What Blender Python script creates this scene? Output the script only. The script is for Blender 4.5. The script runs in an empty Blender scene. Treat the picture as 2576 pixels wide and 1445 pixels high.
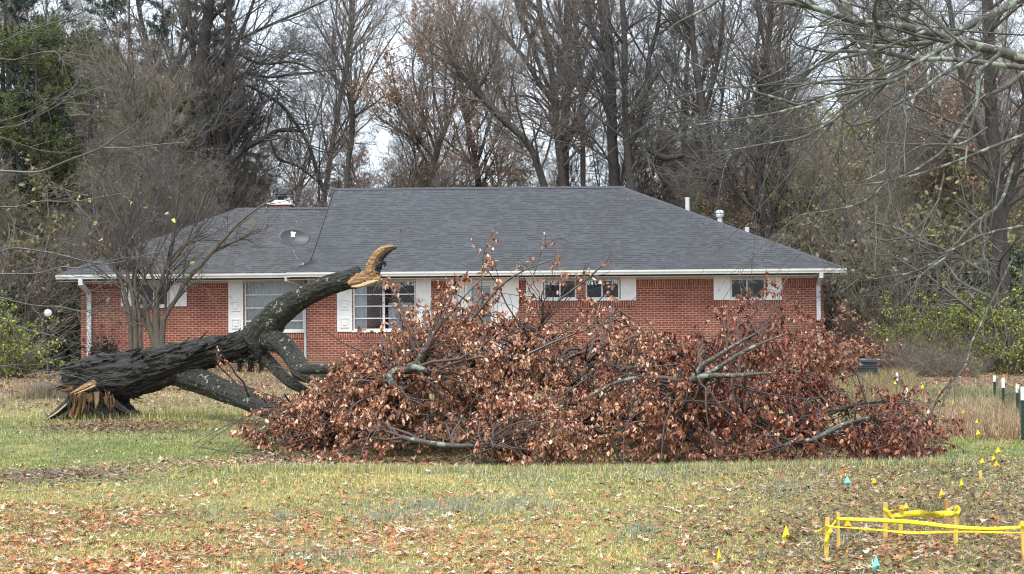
import bpy, math, random
import numpy as np
from mathutils import Matrix, Vector
sc = bpy.context.scene
C = sc.collection
R = math.radians
rng = np.random.default_rng(7)

# ------------------------------------------------------------------ camera
F = 3720.0                      # focal length in pixels of a 2576 px wide picture
CAMZ = 1.6
ROT = Matrix.Rotation(R(91.0), 3, 'X') @ Matrix.Rotation(R(-0.45), 3, 'Z')
cd = bpy.data.cameras.new('camera'); cam = bpy.data.objects.new('camera', cd); C.objects.link(cam)
cd.sensor_width = 36; cd.lens = 36 * F / 2576; cd.clip_end = 3000; cd.clip_start = 0.1
cam.matrix_world = Matrix.Translation((0, 0, CAMZ)) @ ROT.to_4x4()
sc.camera = cam
# ------------------------------------------------------------------ world, overcast
w = bpy.data.worlds.new('World'); sc.world = w; w.use_nodes = True
nt = w.node_tree; nt.nodes.clear()
SUN_EL, SUN_AZ = R(62), R(205)
sky = nt.nodes.new('ShaderNodeTexSky'); sky.sky_type = 'NISHITA'; sky.sun_disc = False
sky.sun_elevation = SUN_EL; sky.sun_rotation = SUN_AZ; sky.air_density = 1.0; sky.dust_density = 3.0
mixw = nt.nodes.new('ShaderNodeMix'); mixw.data_type = 'RGBA'; mixw.inputs[0].default_value = 0.86
mixw.inputs[7].default_value = (4.9, 5.5, 6.1, 1)      # the even grey of the cloud layer
nt.links.new(sky.outputs[0], mixw.inputs[6])
bg = nt.nodes.new('ShaderNodeBackground'); bg.inputs[1].default_value = 0.1
wo = nt.nodes.new('ShaderNodeOutputWorld')
nt.links.new(mixw.outputs[2], bg.inputs[0]); nt.links.new(bg.outputs[0], wo.inputs[0])
sd = bpy.data.lights.new('sun', 'SUN'); sd.energy = 1.5; sd.angle = R(22); sd.color = (1, .97, .93)
so = bpy.data.objects.new('sun', sd); C.objects.link(so)
dv = Vector((math.sin(SUN_AZ) * math.cos(SUN_EL), math.cos(SUN_AZ) * math.cos(SUN_EL), math.sin(SUN_EL)))
so.rotation_euler = dv.to_track_quat('Z', 'Y').to_euler()
sc.view_settings.view_transform = 'Standard'; sc.view_settings.look = 'None'
sc.view_settings.exposure = 1.5; sc.view_settings.gamma = 1
try:
    sc.cycles.max_bounces = 5; sc.cycles.transparent_max_bounces = 8; sc.cycles.use_denoising = True; sc.cycles.filter_width = 1.1; sc.cycles.sample_clamp_indirect = 4
except Exception: pass

# ------------------------------------------------------------------ helpers
def pt(vx, vy, D):
    d = ROT @ Vector(((vx - 1288) / F, -(vy - 722.5) / F, -1))
    return np.array([d.x * D / d.y, D, CAMZ + d.z * D / d.y])
def gz(x, y):
    x = np.asarray(x, float); y = np.asarray(y, float)
    z = 0.03 * np.sin(x * .9 + 1) * np.sin(y * .7) * np.clip((y - 6) / 10, 0, 1)
    z = z + 0.035 * np.exp(-((y - 14.6) / 1.0) ** 2) - .05 * np.exp(-((y - 17.0) / 1.6) ** 2)
    z = z + np.clip(y - 56, 0, 90) * .035
    z = z + np.clip((x - 8.5) / 6, 0, 1) * np.clip((y - 46) / 14, 0, 1) * 1.1
    return z
def gnd(vx, vy):
    """ground point seen at a picture point"""
    d = ROT @ Vector(((vx - 1288) / F, -(vy - 722.5) / F, -1))
    t = -CAMZ / d.z
    for _ in range(8):
        p = (d.x * t, d.y * t); t = (float(gz(*p)) - CAMZ) / d.z
    return np.array([d.x * t, d.y * t, float(gz(d.x * t, d.y * t))])
def org(o):
    v = np.zeros(3)
    while o is not None:
        v += np.array(o.location); o = o.parent
    return v
def tag(o, label=None, cat=None, group=None, kind=None):
    if label: o['label'] = label
    if cat: o['category'] = cat
    if group: o['group'] = group
    if kind: o['kind'] = kind
    return o
def thing(name, label, cat, loc=(0, 0, 0), group=None):
    o = bpy.data.objects.new(name, None); C.objects.link(o); o.location = [float(a) for a in loc]
    o.empty_display_size = .2
    return tag(o, label, cat, group)
def mk(name, V, Fc, m, parent=None, smooth=False, col=None, world=True):
    """one mesh object; V in world space unless world=False"""
    V = np.asarray(V, float).reshape(-1, 3)
    if parent is not None and world: V = V - org(parent)
    me = bpy.data.meshes.new(name)
    if isinstance(Fc, np.ndarray):
        k = Fc.shape[1]; n = len(Fc)
        me.vertices.add(len(V)); me.vertices.foreach_set('co', V.astype(np.float32).ravel())
        me.loops.add(n * k); me.loops.foreach_set('vertex_index', Fc.astype(np.int32).ravel())
        me.polygons.add(n); me.polygons.foreach_set('loop_start', np.arange(0, n * k, k, dtype=np.int32))
        try: me.polygons.foreach_set('loop_total', np.full(n, k, dtype=np.int32))
        except Exception: pass
        me.update(calc_edges=True)
    else:
        me.from_pydata([tuple(v) for v in V], [], Fc)
    if smooth: me.polygons.foreach_set('use_smooth', np.ones(len(me.polygons), dtype=bool))
    if col is not None:
        a = me.color_attributes.new('Col', 'FLOAT_COLOR', 'POINT')
        c4 = np.ones((len(V), 4), np.float32); c4[:, :3] = col
        a.data.foreach_set('color', c4.ravel())
    if m is not None:
        for mm in (m if isinstance(m, (list, tuple)) else [m]): me.materials.append(mm)
    me.update()
    o = bpy.data.objects.new(name, me); C.objects.link(o)
    if parent is not None: o.parent = parent
    return o
def copy_tree(o, parent=None):
    c = o.copy(); C.objects.link(c); c.parent = parent
    for ch in list(o.children): copy_tree(ch, c)
    return c
class MB:
    def __init__(s): s.v = []; s.f = []; s.n = 0
    def add(s, V, Fc):
        s.v.append(np.asarray(V, float).reshape(-1, 3)); s.f += [tuple(int(i) + s.n for i in f) for f in Fc]; s.n += len(s.v[-1]); return s
    def box(s, x0, x1, y0, y1, z0, z1):
        V = [(x, y, z) for x in (x0, x1) for y in (y0, y1) for z in (z0, z1)]
        return s.add(V, [(0, 1, 3, 2), (4, 6, 7, 5), (0, 4, 5, 1), (2, 3, 7, 6), (0, 2, 6, 4), (1, 5, 7, 3)])
    def obox(s, c, ax, ay, az):
        """box from centre and three half-axis vectors"""
        c = np.array(c, float); V = [c + i * np.array(ax) + j * np.array(ay) + k * np.array(az) for i in (-1, 1) for j in (-1, 1) for k in (-1, 1)]
        return s.add(V, [(0, 1, 3, 2), (4, 6, 7, 5), (0, 4, 5, 1), (2, 3, 7, 6), (0, 2, 6, 4), (1, 5, 7, 3)])
    def lathe(s, c, prof, k=16):
        n = len(prof); V = []
        for r, z in prof:
            for i in range(k):
                a = 2 * math.pi * i / k; V.append((c[0] + r * math.cos(a), c[1] + r * math.sin(a), c[2] + z))
        Fc = [(j * k + i, j * k + (i + 1) % k, (j + 1) * k + (i + 1) % k, (j + 1) * k + i) for j in range(n - 1) for i in range(k)]
        Fc += [tuple(range(k))[::-1], tuple((n - 1) * k + i for i in range(k))]
        return s.add(V, Fc)
    def tube(s, P, r, k=8):
        V, Fc = tubes(np.array([P], float), np.array([r if hasattr(r, '__len__') else [r] * len(P)], float), k)
        s.add(V, Fc); n = len(P)
        s.f.append(tuple(s.n - len(V) + i for i in range(k))[::-1]); s.f.append(tuple(s.n - k + i for i in range(k))); return s
    def build(s, name, m, parent=None, smooth=False, world=True):
        return mk(name, np.concatenate(s.v), s.f, m, parent, smooth, world=world)
def nrm(v): return v / np.maximum(np.linalg.norm(v, axis=-1, keepdims=True), 1e-9)
def tubes(P, Rr, k=3):
    N, n, _ = P.shape
    T = np.empty_like(P); T[:, 1:-1] = P[:, 2:] - P[:, :-2]; T[:, 0] = P[:, 1] - P[:, 0]; T[:, -1] = P[:, -1] - P[:, -2]
    T = nrm(T); mt = nrm(T.mean(1)); ref = np.zeros((N, 3)); ax = np.argmin(np.abs(mt), axis=1); ref[np.arange(N), ax] = 1
    U = nrm(np.cross(T, ref[:, None, :])); W = np.cross(T, U)
    a = np.arange(k) * 2 * np.pi / k
    V = P[:, :, None, :] + Rr[:, :, None, None] * (np.cos(a)[None, None, :, None] * U[:, :, None, :] + np.sin(a)[None, None, :, None] * W[:, :, None, :])
    base = (np.arange(N) * n * k)[:, None, None] + (np.arange(n - 1) * k)[None, :, None]
    i = np.arange(k)[None, None, :]; j = (i + 1) % k
    Fc = np.stack([base + i, base + j, base + j + k, base + i + k], -1).reshape(-1, 4)
    return V.reshape(-1, 3), Fc
def join(parts):
    Vs, Fs, o = [], [], 0
    for V, Fc in parts: Vs.append(V); Fs.append(Fc + o); o += len(V)
    return np.concatenate(Vs), np.concatenate(Fs)
def resample(poly, r, n):
    poly = np.asarray(poly, float); r = np.asarray(r, float)
    # Catmull-Rom
    Q = np.vstack([2 * poly[0] - poly[1], poly, 2 * poly[-1] - poly[-2]]); out = []; rr = []
    L = np.concatenate([[0], np.cumsum(np.linalg.norm(np.diff(poly, axis=0), axis=1))]); m = len(poly)
    for s in np.linspace(0, L[-1], n):
        i = min(np.searchsorted(L, s, 'right') - 1, m - 2); t = (s - L[i]) / max(L[i + 1] - L[i], 1e-9)
        a, b, c, d = Q[i:i + 4]
        out.append(.5 * (2 * b + (c - a) * t + (2 * a - 5 * b + 4 * c - d) * t * t + (3 * b - a - 3 * c + d) * t ** 3)); rr.append(r[i] * (1 - t) + r[i + 1] * t)
    return np.array(out), np.array(rr)
def grow(P, Rr, M, t0, t1, length, ang, bias, wig, npts, rs=.6, tip=.3, rmin=.0, bvec=(0, 0, 1), g=rng, lenpow=.6):
    """M children grown from the parent lines P (N,n,3)"""
    N, n, _ = P.shape
    Ls = np.linalg.norm(np.diff(P, axis=1), axis=2).sum(1); pr = Ls / Ls.sum()
    idx = g.choice(N, M, p=pr); t = t0 + (t1 - t0) * g.random(M)
    f = t * (n - 1); i = np.minimum(f.astype(int), n - 2); u = (f - i)[:, None]
    pos = P[idx, i] * (1 - u) + P[idx, i + 1] * u; T = nrm(P[idx, i + 1] - P[idx, i])
    rad = Rr[idx, i] * (1 - u[:, 0]) + Rr[idx, i + 1] * u[:, 0]
    q = nrm(g.normal(size=(M, 3))); q = nrm(q - T * (q * T).sum(1, keepdims=True))
    a = (ang * (.7 + .6 * g.random(M)))[:, None]
    d = nrm(np.cos(a) * T + np.sin(a) * q)
    L = length * (.45 + .9 * g.random(M)) * (1 - .55 * t) * np.clip((Ls[idx] / Ls.mean()), .4, 1.8) ** lenpow
    st = (L / (npts - 1))[:, None]; out = np.empty((M, npts, 3)); out[:, 0] = pos; b = np.array(bvec, float)
    for k in range(1, npts):
        out[:, k] = out[:, k - 1] + d * st
        d = nrm(d + b * bias / npts + g.normal(size=(M, 3)) * wig)
    r0 = np.maximum(rad * rs, rmin); ro = r0[:, None] * (1 + (tip - 1) * np.linspace(0, 1, npts))[None, :]
    return out, np.maximum(ro, rmin * .6)
def leaves(pos, size, g, droop=.7, wid=.55, axis=None, spread=1.0):
    """folded pointed leaves; pos (N,3), size (N,)"""
    N = len(pos); d = g.normal(size=(N, 3)) * spread; d[:, 2] -= droop * 2
    if axis is not None: d += axis
    d = nrm(d); q = nrm(np.cross(d, nrm(g.normal(size=(N, 3))))); nn = np.cross(d, q)
    s = size[:, None]; wv = q * s * wid * .5; fo = nn * s * (.06 + .16 * g.random((N, 1))); cu = nn * s * g.normal(size=(N, 1)) * .15
    V = np.stack([pos, pos + d * s * .3 + wv + fo, pos + d * s * .7 + wv * .75 + fo + cu, pos + d * s + cu * 1.6,
                  pos + d * s * .7 - wv * .75 + fo + cu, pos + d * s * .3 - wv + fo], 1).reshape(-1, 3)
    b = (np.arange(N) * 6)[:, None]
    Fc = np.concatenate([b + np.array([[0, 1, 2, 3]]), b + np.array([[0, 3, 4, 5]])])
    return V, Fc
def pick(cols, n, g, p=None, jit=.18):
    cols = np.array(cols, float); c = cols[g.choice(len(cols), n, p=p)]
    return np.clip(c * (1 + jit * g.normal(size=(n, 1))), .005, .95)

# ------------------------------------------------------------------ materials
def mat(name):
    m = bpy.data.materials.new(name); m.use_nodes = True; n = m.node_tree.nodes; n.clear()
    o = n.new('ShaderNodeOutputMaterial'); b = n.new('ShaderNodeBsdfPrincipled'); m.node_tree.links.new(b.outputs[0], o.inputs[0])
    return m, m.node_tree, b
def ramp(t, fac, stops):
    r = t.nodes.new('ShaderNodeValToRGB'); e = r.color_ramp.elements
    while len(e) < len(stops): e.new(.5)
    for a, (p, c) in zip(e, stops): a.position = p; a.color = (*c, 1)
    t.links.new(fac, r.inputs[0]); return r.outputs[0]
def noise(t, vec, scale, detail=4, rough=.6, dist=0):
    n = t.nodes.new('ShaderNodeTexNoise'); n.inputs['Scale'].default_value = scale; n.inputs['Detail'].default_value = detail
    n.inputs['Roughness'].default_value = rough; n.inputs['Distortion'].default_value = dist
    if vec is not None: t.links.new(vec, n.inputs['Vector'])
    return n.outputs['Fac']
def coord(t, out='Object', scale=(1, 1, 1)):
    c = t.nodes.new('ShaderNodeTexCoord'); m = t.nodes.new('ShaderNodeMapping'); m.inputs['Scale'].default_value = scale
    t.links.new(c.outputs[out], m.inputs[0]); return m.outputs[0]
def bump(t, b, h, strength=.4, dist=.02):
    n = t.nodes.new('ShaderNodeBump'); n.inputs['Strength'].default_value = strength; n.inputs['Distance'].default_value = dist
    t.links.new(h, n.inputs['Height']); t.links.new(n.outputs[0], b.inputs['Normal'])
def mixc(t, fac, a, b, mode='MIX'):
    m = t.nodes.new('ShaderNodeMix'); m.data_type = 'RGBA'; m.blend_type = mode
    for s, i in ((fac, 0), (a, 6), (b, 7)):
        if hasattr(s, 'node'): t.links.new(s, m.inputs[i])
        else: m.inputs[i].default_value = s if i == 0 else (*s, 1)
    return m.outputs[2]
def plain(name, c, rough=.6, var=.15, sc_=6, metal=0, bmp=0):
    m, t, b = mat(name); v = coord(t); n = noise(t, v, sc_)
    c = np.array(c); col = ramp(t, n, [(.3, tuple(np.clip(c * (1 - var), 0, 1))), (.7, tuple(np.clip(c * (1 + var), 0, 1)))])
    t.links.new(col, b.inputs['Base Color']); b.inputs['Roughness'].default_value = rough; b.inputs['Metallic'].default_value = metal
    if bmp: bump(t, b, n, bmp, .01)
    return m
def bark(name, c0, c1, scale=(3, 3, .7), s=9, rough=.75, lich=None, lt=.62, bs=.9, bd=.02, moss=None, st=(.32, .66)):
    m, t, b = mat(name); v = coord(t, scale=scale); n = noise(t, v, s, 6, .7, .4)
    col = ramp(t, n, [(st[0], c0), (st[1], c1)])
    if moss is not None:
        f2 = ramp(t, noise(t, coord(t), 1.7, 3), [(.5, (0, 0, 0)), (.66, (.6, .6, .6))]); col = mixc(t, f2, col, moss)
    if lich is not None:
        n2 = noise(t, coord(t), 11, 3, .6); f = ramp(t, n2, [(lt, (0, 0, 0)), (lt + .03, (1, 1, 1))]); col = mixc(t, f, col, lich)
    t.links.new(col, b.inputs['Base Color']); b.inputs['Roughness'].default_value = rough
    bump(t, b, n, bs, bd); return m
def leafmat(name, rough=.45, trans=.25):
    m, t, b = mat(name); a = t.nodes.new('ShaderNodeAttribute'); a.attribute_name = 'Col'
    n = noise(t, coord(t), 30, 2); col = mixc(t, .35, a.outputs['Color'], ramp(t, n, [(.3, (.55, .55, .55)), (.7, (1.5, 1.5, 1.5))]), 'MULTIPLY')
    t.links.new(col, b.inputs['Base Color']); b.inputs['Roughness'].default_value = rough
    tr = t.nodes.new('ShaderNodeBsdfTranslucent'); t.links.new(col, tr.inputs[0])
    mx = t.nodes.new('ShaderNodeMixShader'); mx.inputs[0].default_value = trans
    t.links.new(b.outputs[0], mx.inputs[1]); t.links.new(tr.outputs[0], mx.inputs[2])
    t.links.new(mx.outputs[0], t.nodes['Material Output'].inputs[0]); return m
def brick(name, vertical=False):
    m, t, b = mat(name); c = t.nodes.new('ShaderNodeTexCoord'); s = t.nodes.new('ShaderNodeSeparateXYZ'); k = t.nodes.new('ShaderNodeCombineXYZ')
    t.links.new(c.outputs['Object'], s.inputs[0])
    ad = t.nodes.new('ShaderNodeMath'); t.links.new(s.outputs[0], ad.inputs[0]); t.links.new(s.outputs[1], ad.inputs[1])
    if vertical: t.links.new(ad.outputs[0], k.inputs[1]); t.links.new(s.outputs[2], k.inputs[0])
    else: t.links.new(ad.outputs[0], k.inputs[0]); t.links.new(s.outputs[2], k.inputs[1])
    br = t.nodes.new('ShaderNodeTexBrick'); t.links.new(k.outputs[0], br.inputs[0])
    br.inputs['Scale'].default_value = 1; br.inputs['Brick Width'].default_value = .206 if not vertical else .5; br.inputs['Row Height'].default_value = .0685
    br.inputs['Mortar Size'].default_value = .0085; br.inputs['Mortar Smooth'].default_value = .1; br.inputs['Bias'].default_value = -.1
    br.inputs['Color1'].default_value = (.185, .044, .028, 1); br.inputs['Color2'].default_value = (.27, .078, .048, 1)
    br.inputs['Mortar'].default_value = (.50, .31, .22, 1)
    st = ramp(t, noise(t, coord(t), 1.1, 5), [(.3, (.66, .64, .64)), (.7, (1.16, 1.14, 1.12))])
    col = mixc(t, 1.0, br.outputs['Color'], st, 'MULTIPLY')
    # green-brown splash stain near the ground
    mr = t.nodes.new('ShaderNodeMapRange'); t.links.new(s.outputs[2], mr.inputs[0]); mr.inputs[1].default_value = .55; mr.inputs[2].default_value = .1
    mu = t.nodes.new('ShaderNodeMath'); mu.operation = 'MULTIPLY'; t.links.new(mr.outputs[0], mu.inputs[0]); t.links.new(noise(t, coord(t), 2.5, 5), mu.inputs[1])
    col = mixc(t, mu.outputs[0], col, (.17, .13, .08))
    t.links.new(col, b.inputs['Base Color']); b.inputs['Roughness'].default_value = .8
    iv = t.nodes.new('ShaderNodeMath'); iv.operation = 'SUBTRACT'; iv.inputs[0].default_value = 1; t.links.new(br.outputs['Fac'], iv.inputs[1])
    bump(t, b, iv.outputs[0], .5, .006); return m
def shingle(name, c1, c2):
    m, t, b = mat(name); c = t.nodes.new('ShaderNodeTexCoord')
    def layer(wd, off, gap, freq):
        mp = t.nodes.new('ShaderNodeMapping'); mp.inputs['Location'].default_value = off; t.links.new(c.outputs['UV'], mp.inputs[0])
        br = t.nodes.new('ShaderNodeTexBrick'); t.links.new(mp.outputs[0], br.inputs[0]); br.inputs['Scale'].default_value = 1
        br.inputs['Brick Width'].default_value = wd; br.inputs['Row Height'].default_value = .143; br.inputs['Mortar Size'].default_value = gap
        br.offset_frequency = 2; br.offset = freq; br.inputs['Mortar Smooth'].default_value = .3; return br
    b1 = layer(.31, (0, 0, 0), .0, .37); b1.inputs['Color1'].default_value = (*c1, 1); b1.inputs['Color2'].default_value = (*c2, 1); b1.inputs['Mortar'].default_value = (.018, .018, .02, 1)
    # laminated tabs: long dark shadow dashes on part of every course
    sx = t.nodes.new('ShaderNodeSeparateXYZ'); t.links.new(c.outputs['UV'], sx.inputs[0])
    v = t.nodes.new('ShaderNodeMath'); v.operation = 'DIVIDE'; v.inputs[1].default_value = .143; t.links.new(sx.outputs[1], v.inputs[0])
    fr = t.nodes.new('ShaderNodeMath'); fr.operation = 'FRACT'; t.links.new(v.outputs[0], fr.inputs[0])
    fl = t.nodes.new('ShaderNodeMath'); fl.operation = 'FLOOR'; t.links.new(v.outputs[0], fl.inputs[0])
    cb = t.nodes.new('ShaderNodeCombineXYZ'); t.links.new(sx.outputs[0], cb.inputs[0]); t.links.new(fl.outputs[0], cb.inputs[1])
    mp = t.nodes.new('ShaderNodeMapping'); mp.inputs['Scale'].default_value = (3.6, 7.13, 1); t.links.new(cb.outputs[0], mp.inputs[0])
    nz = noise(t, mp.outputs[0], 1, 0); dash = t.nodes.new('ShaderNodeMath'); dash.operation = 'GREATER_THAN'; dash.inputs[1].default_value = .46; t.links.new(nz, dash.inputs[0])
    lo = t.nodes.new('ShaderNodeMath'); lo.operation = 'LESS_THAN'; lo.inputs[1].default_value = .36; t.links.new(fr.outputs[0], lo.inputs[0])
    mm = t.nodes.new('ShaderNodeMath'); mm.operation = 'MULTIPLY'; t.links.new(dash.outputs[0], mm.inputs[0]); t.links.new(lo.outputs[0], mm.inputs[1])
    col = mixc(t, mm.outputs[0], b1.outputs[0], (.012, .012, .014))
    gr = ramp(t, noise(t, coord(t), 60, 3), [(.3, (.75, .75, .75)), (.7, (1.25, 1.25, 1.25))])
    lg = ramp(t, noise(t, coord(t), .45, 4), [(.3, (.85, .86, .85)), (.7, (1.12, 1.12, 1.14))])
    col = mixc(t, 1, mixc(t, 1, col, gr, 'MULTIPLY'), lg, 'MULTIPLY')
    t.links.new(col, b.inputs['Base Color']); b.inputs['Roughness'].default_value = .62
    bump(t, b, fr.outputs[0], .5, .012); return m
M = {}
M['brick'] = brick('red_brick'); M['soldier'] = brick('soldier_brick', True)
M['shingle'] = shingle('charcoal_shingles', (.038, .040, .046), (.053, .055, .062))
M['shingle_old'] = shingle('weathered_shingles', (.042, .042, .043), (.060, .059, .060))
M['cap'] = plain('ridge_shingle', (.05, .052, .062), .7, .25, 8)
M['white'] = plain('white_paint', (.78, .78, .76), .45, .05, 3)
M['gutter'] = plain('gutter_aluminium', (.74, .75, .70), .4, .08, 2)
M['cream'] = plain('cream_frieze', (.50, .49, .43), .6, .07, 2)
M['metal_w'] = plain('white_metal', (.58, .60, .62), .35, .06, 5)
M['dish'] = plain('dish_grey', (.032, .042, .047), .5, .12, 7)
M['steel'] = plain('galvanised_steel', (.42, .46, .48), .38, .15, 9, .5)
M['black'] = plain('black_metal', (.012, .012, .014), .45, .2, 9)
M['ac'] = plain('condenser_paint', (.06, .07, .08), .5, .12, 9)
M['acdark'] = plain('condenser_grille', (.03, .034, .04), .6, .2, 9)
M['curtain'] = plain('sheer_curtain', (.85, .85, .83), .9, .1, 5)
M['inner'] = plain('inner_wall', (.05, .05, .055), .9, .1, 3)
M['yellow_tape'] = plain('yellow_tape', (.85, .70, .03), .4, .1, 22)
M['flag_y'] = plain('yellow_flag_vinyl', (.86, .62, .02), .4, .1, 15)
M['flag_o'] = plain('amber_flag_vinyl', (.84, .44, .015), .4, .1, 15)
M['flag_b'] = plain('aqua_flag_vinyl', (.20, .66, .60), .4, .1, 15)
M['post'] = plain('green_post', (.02, .045, .035), .5, .2, 9)
M['ink'] = plain('black_ink', (.03, .03, .02), .6, .1, 9)
M['stake'] = bark('yellow_stake', (.60, .40, .08), (.80, .60, .13), (6, 6, .8), 14, .6, bs=.2, bd=.003)
M['stake_raw'] = bark('bare_lath', (.34, .19, .08), (.55, .34, .12), (6, 6, .8), 14, .6, bs=.2, bd=.003)
M['globe'] = None
M['bark_dark'] = bark('bark_dark', (.02, .017, .016), (.078, .067, .058), bs=1, bd=.04, lich=(.22, .25, .2), lt=.7)
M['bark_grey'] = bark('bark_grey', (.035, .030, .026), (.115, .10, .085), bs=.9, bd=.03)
M['bark_fallen'] = bark('bark_fallen', (.005, .0045, .004), (.066, .058, .052), (.55, 3.2, 3.2), 5, .55, bs=1, bd=.1, lich=(.34, .37, .31), lt=.76)
M['bark_limb'] = bark('bark_limb', (.004, .004, .003), (.068, .064, .046), (1.1, 3.4, 3.4), 8, .6, lich=(.34, .38, .30), lt=.63, bs=1, bd=.09, moss=(.024, .031, .010), st=(.42, .60))
M['bark_lichen'] = bark('bark_lichen', (.035, .033, .029), (.135, .132, .112), (3, 3, 3), 12, .8, lich=(.25, .275, .225), lt=.55, bs=.6, bd=.015)
M['twig'] = plain('twig_grey', (.085, .070, .062), .8, .4, 3)
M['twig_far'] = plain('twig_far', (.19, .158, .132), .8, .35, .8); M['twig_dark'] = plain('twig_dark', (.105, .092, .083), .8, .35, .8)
M['twig_brown'] = plain('twig_brown', (.085, .055, .045), .75, .35, 3)
M['myrtle'] = bark('myrtle_bark', (.035, .030, .022), (.145, .118, .085), (5, 5, .8), 7, .7, bs=.5, bd=.01)
M['near_twig'] = plain('near_twig', (.085, .083, .072), .75, .7, 7)
M['near_twig_l'] = plain('near_twig_wet', (.06, .057, .052), .35, .6, 5)
M['wood_raw'] = bark('split_heartwood', (.07, .026, .010), (.50, .29, .12), (1.2, 5, 5), 6, .6, bs=.8, bd=.04)
M['wood_pale'] = bark('pale_splinter', (.36, .22, .11), (.62, .46, .28), (6, 6, 1), 5, .6, bs=.8, bd=.03)
M['wood_rot'] = bark('rotten_wood', (.03, .014, .008), (.34, .17, .06), (5, 5, 1), 5, .7, bs=1, bd=.04)
M['leaf'] = leafmat('dry_leaf', .38, .2); M['leaf_g'] = leafmat('green_leaf', .5, .3); M['needle'] = leafmat('needles', .6, .25)
M['litter'] = leafmat('litter_leaf', .5, .1); M['grass'] = leafmat('grass_blade', .6, .3)
M['seed'] = plain('wet_seed_pod', (.42, .42, .40), .15, .3, 5)
M['straw'] = leafmat('straw', .7, .2)
m, t, b = mat('clear_glass'); t.nodes.remove(b)
tr = t.nodes.new('ShaderNodeBsdfTransparent'); tr.inputs[0].default_value = (.72, .76, .78, 1); gl = t.nodes.new('ShaderNodeBsdfGlossy'); gl.inputs['Roughness'].default_value = .03
fr = t.nodes.new('ShaderNodeFresnel'); fr.inputs[0].default_value = 1.5; mx = t.nodes.new('ShaderNodeMixShader')
t.links.new(fr.outputs[0], mx.inputs[0]); t.links.new(tr.outputs[0], mx.inputs[1]); t.links.new(gl.outputs[0], mx.inputs[2]); t.links.new(mx.outputs[0], t.nodes['Material Output'].inputs[0]); M['glass'] = m
m, t, b = mat('lamp_globe'); b.inputs['Base Color'].default_value = (.55, .57, .6, 1); b.inputs['Roughness'].default_value = .25
b.inputs['Emission Color'].default_value = (1, .98, .95, 1); b.inputs['Emission Strength'].default_value = .12; M['globe'] = m

# ------------------------------------------------------------------ ground
def ground_mat():
    m, t, b = mat('lawn_soil'); v = coord(t)
    n1 = noise(t, v, .55, 5, .6); n2 = noise(t, v, 6, 6, .75); n3 = noise(t, coord(t, scale=(1, 1, 1)), 26, 4, .8)
    a = ramp(t, n2, [(.30, (.12, .11, .045)), (.5, (.27, .24, .095)), (.72, (.42, .36, .17))])
    g = ramp(t, n2, [(.30, (.06, .085, .03)), (.55, (.14, .165, .06)), (.75, (.24, .25, .12))])
    col = mixc(t, ramp(t, n1, [(.42, (0, 0, 0)), (.6, (1, 1, 1))]), a, g)
    fine = ramp(t, n3, [(.3, (.5, .47, .42)), (.7, (1.4, 1.35, 1.3))]); col = mixc(t, 1, col, fine, 'MULTIPLY')
    # leaf litter floor of the wood
    s = t.nodes.new('ShaderNodeSeparateXYZ'); t.links.new(v, s.inputs[0])
    mr = t.nodes.new('ShaderNodeMapRange'); mr.inputs[1].default_value = 24; mr.inputs[2].default_value = 36
    ad = t.nodes.new('ShaderNodeMath'); mulx = t.nodes.new('ShaderNodeMath'); mulx.operation = 'MULTIPLY'; mulx.inputs[1].default_value = 9; t.links.new(n1, mulx.inputs[0])
    t.links.new(s.outputs[1], ad.inputs[0]); t.links.new(mulx.outputs[0], ad.inputs[1]); t.links.new(ad.outputs[0], mr.inputs[0])
    lit = ramp(t, noise(t, v, 9, 5, .8), [(.32, (.05, .028, .016)), (.5, (.15, .085, .05)), (.68, (.33, .22, .14))])
    col = mixc(t, mr.outputs[0], col, lit)
    t.links.new(col, b.inputs['Base Color']); b.inputs['Roughness'].default_value = .85
    bump(t, b, n3, .8, .03); return m
xs = np.unique(np.concatenate([np.linspace(-16, 16, 129), np.linspace(-60, 60, 61), [-400, -200, -110, 110, 200, 400]]))
ys = np.unique(np.concatenate([[-30, -10], np.linspace(0, 50, 201), np.linspace(50, 160, 56), [220, 400, 900]]))
X, Y = np.meshgrid(xs, ys); Z = gz(X, Y) + .012 * np.sin(X * 7.3 + Y * 3) * np.sin(Y * 9.1 - X * 2)
V = np.stack([X, Y, Z], -1).reshape(-1, 3); nx, ny = len(xs), len(ys)
i = np.arange(nx - 1)[None, :] + nx * np.arange(ny - 1)[:, None]
Fc = np.stack([i, i + 1, i + 1 + nx, i + nx], -1).reshape(-1, 4)
tag(mk('ground', V, Fc, ground_mat(), smooth=True), kind='structure')

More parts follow.
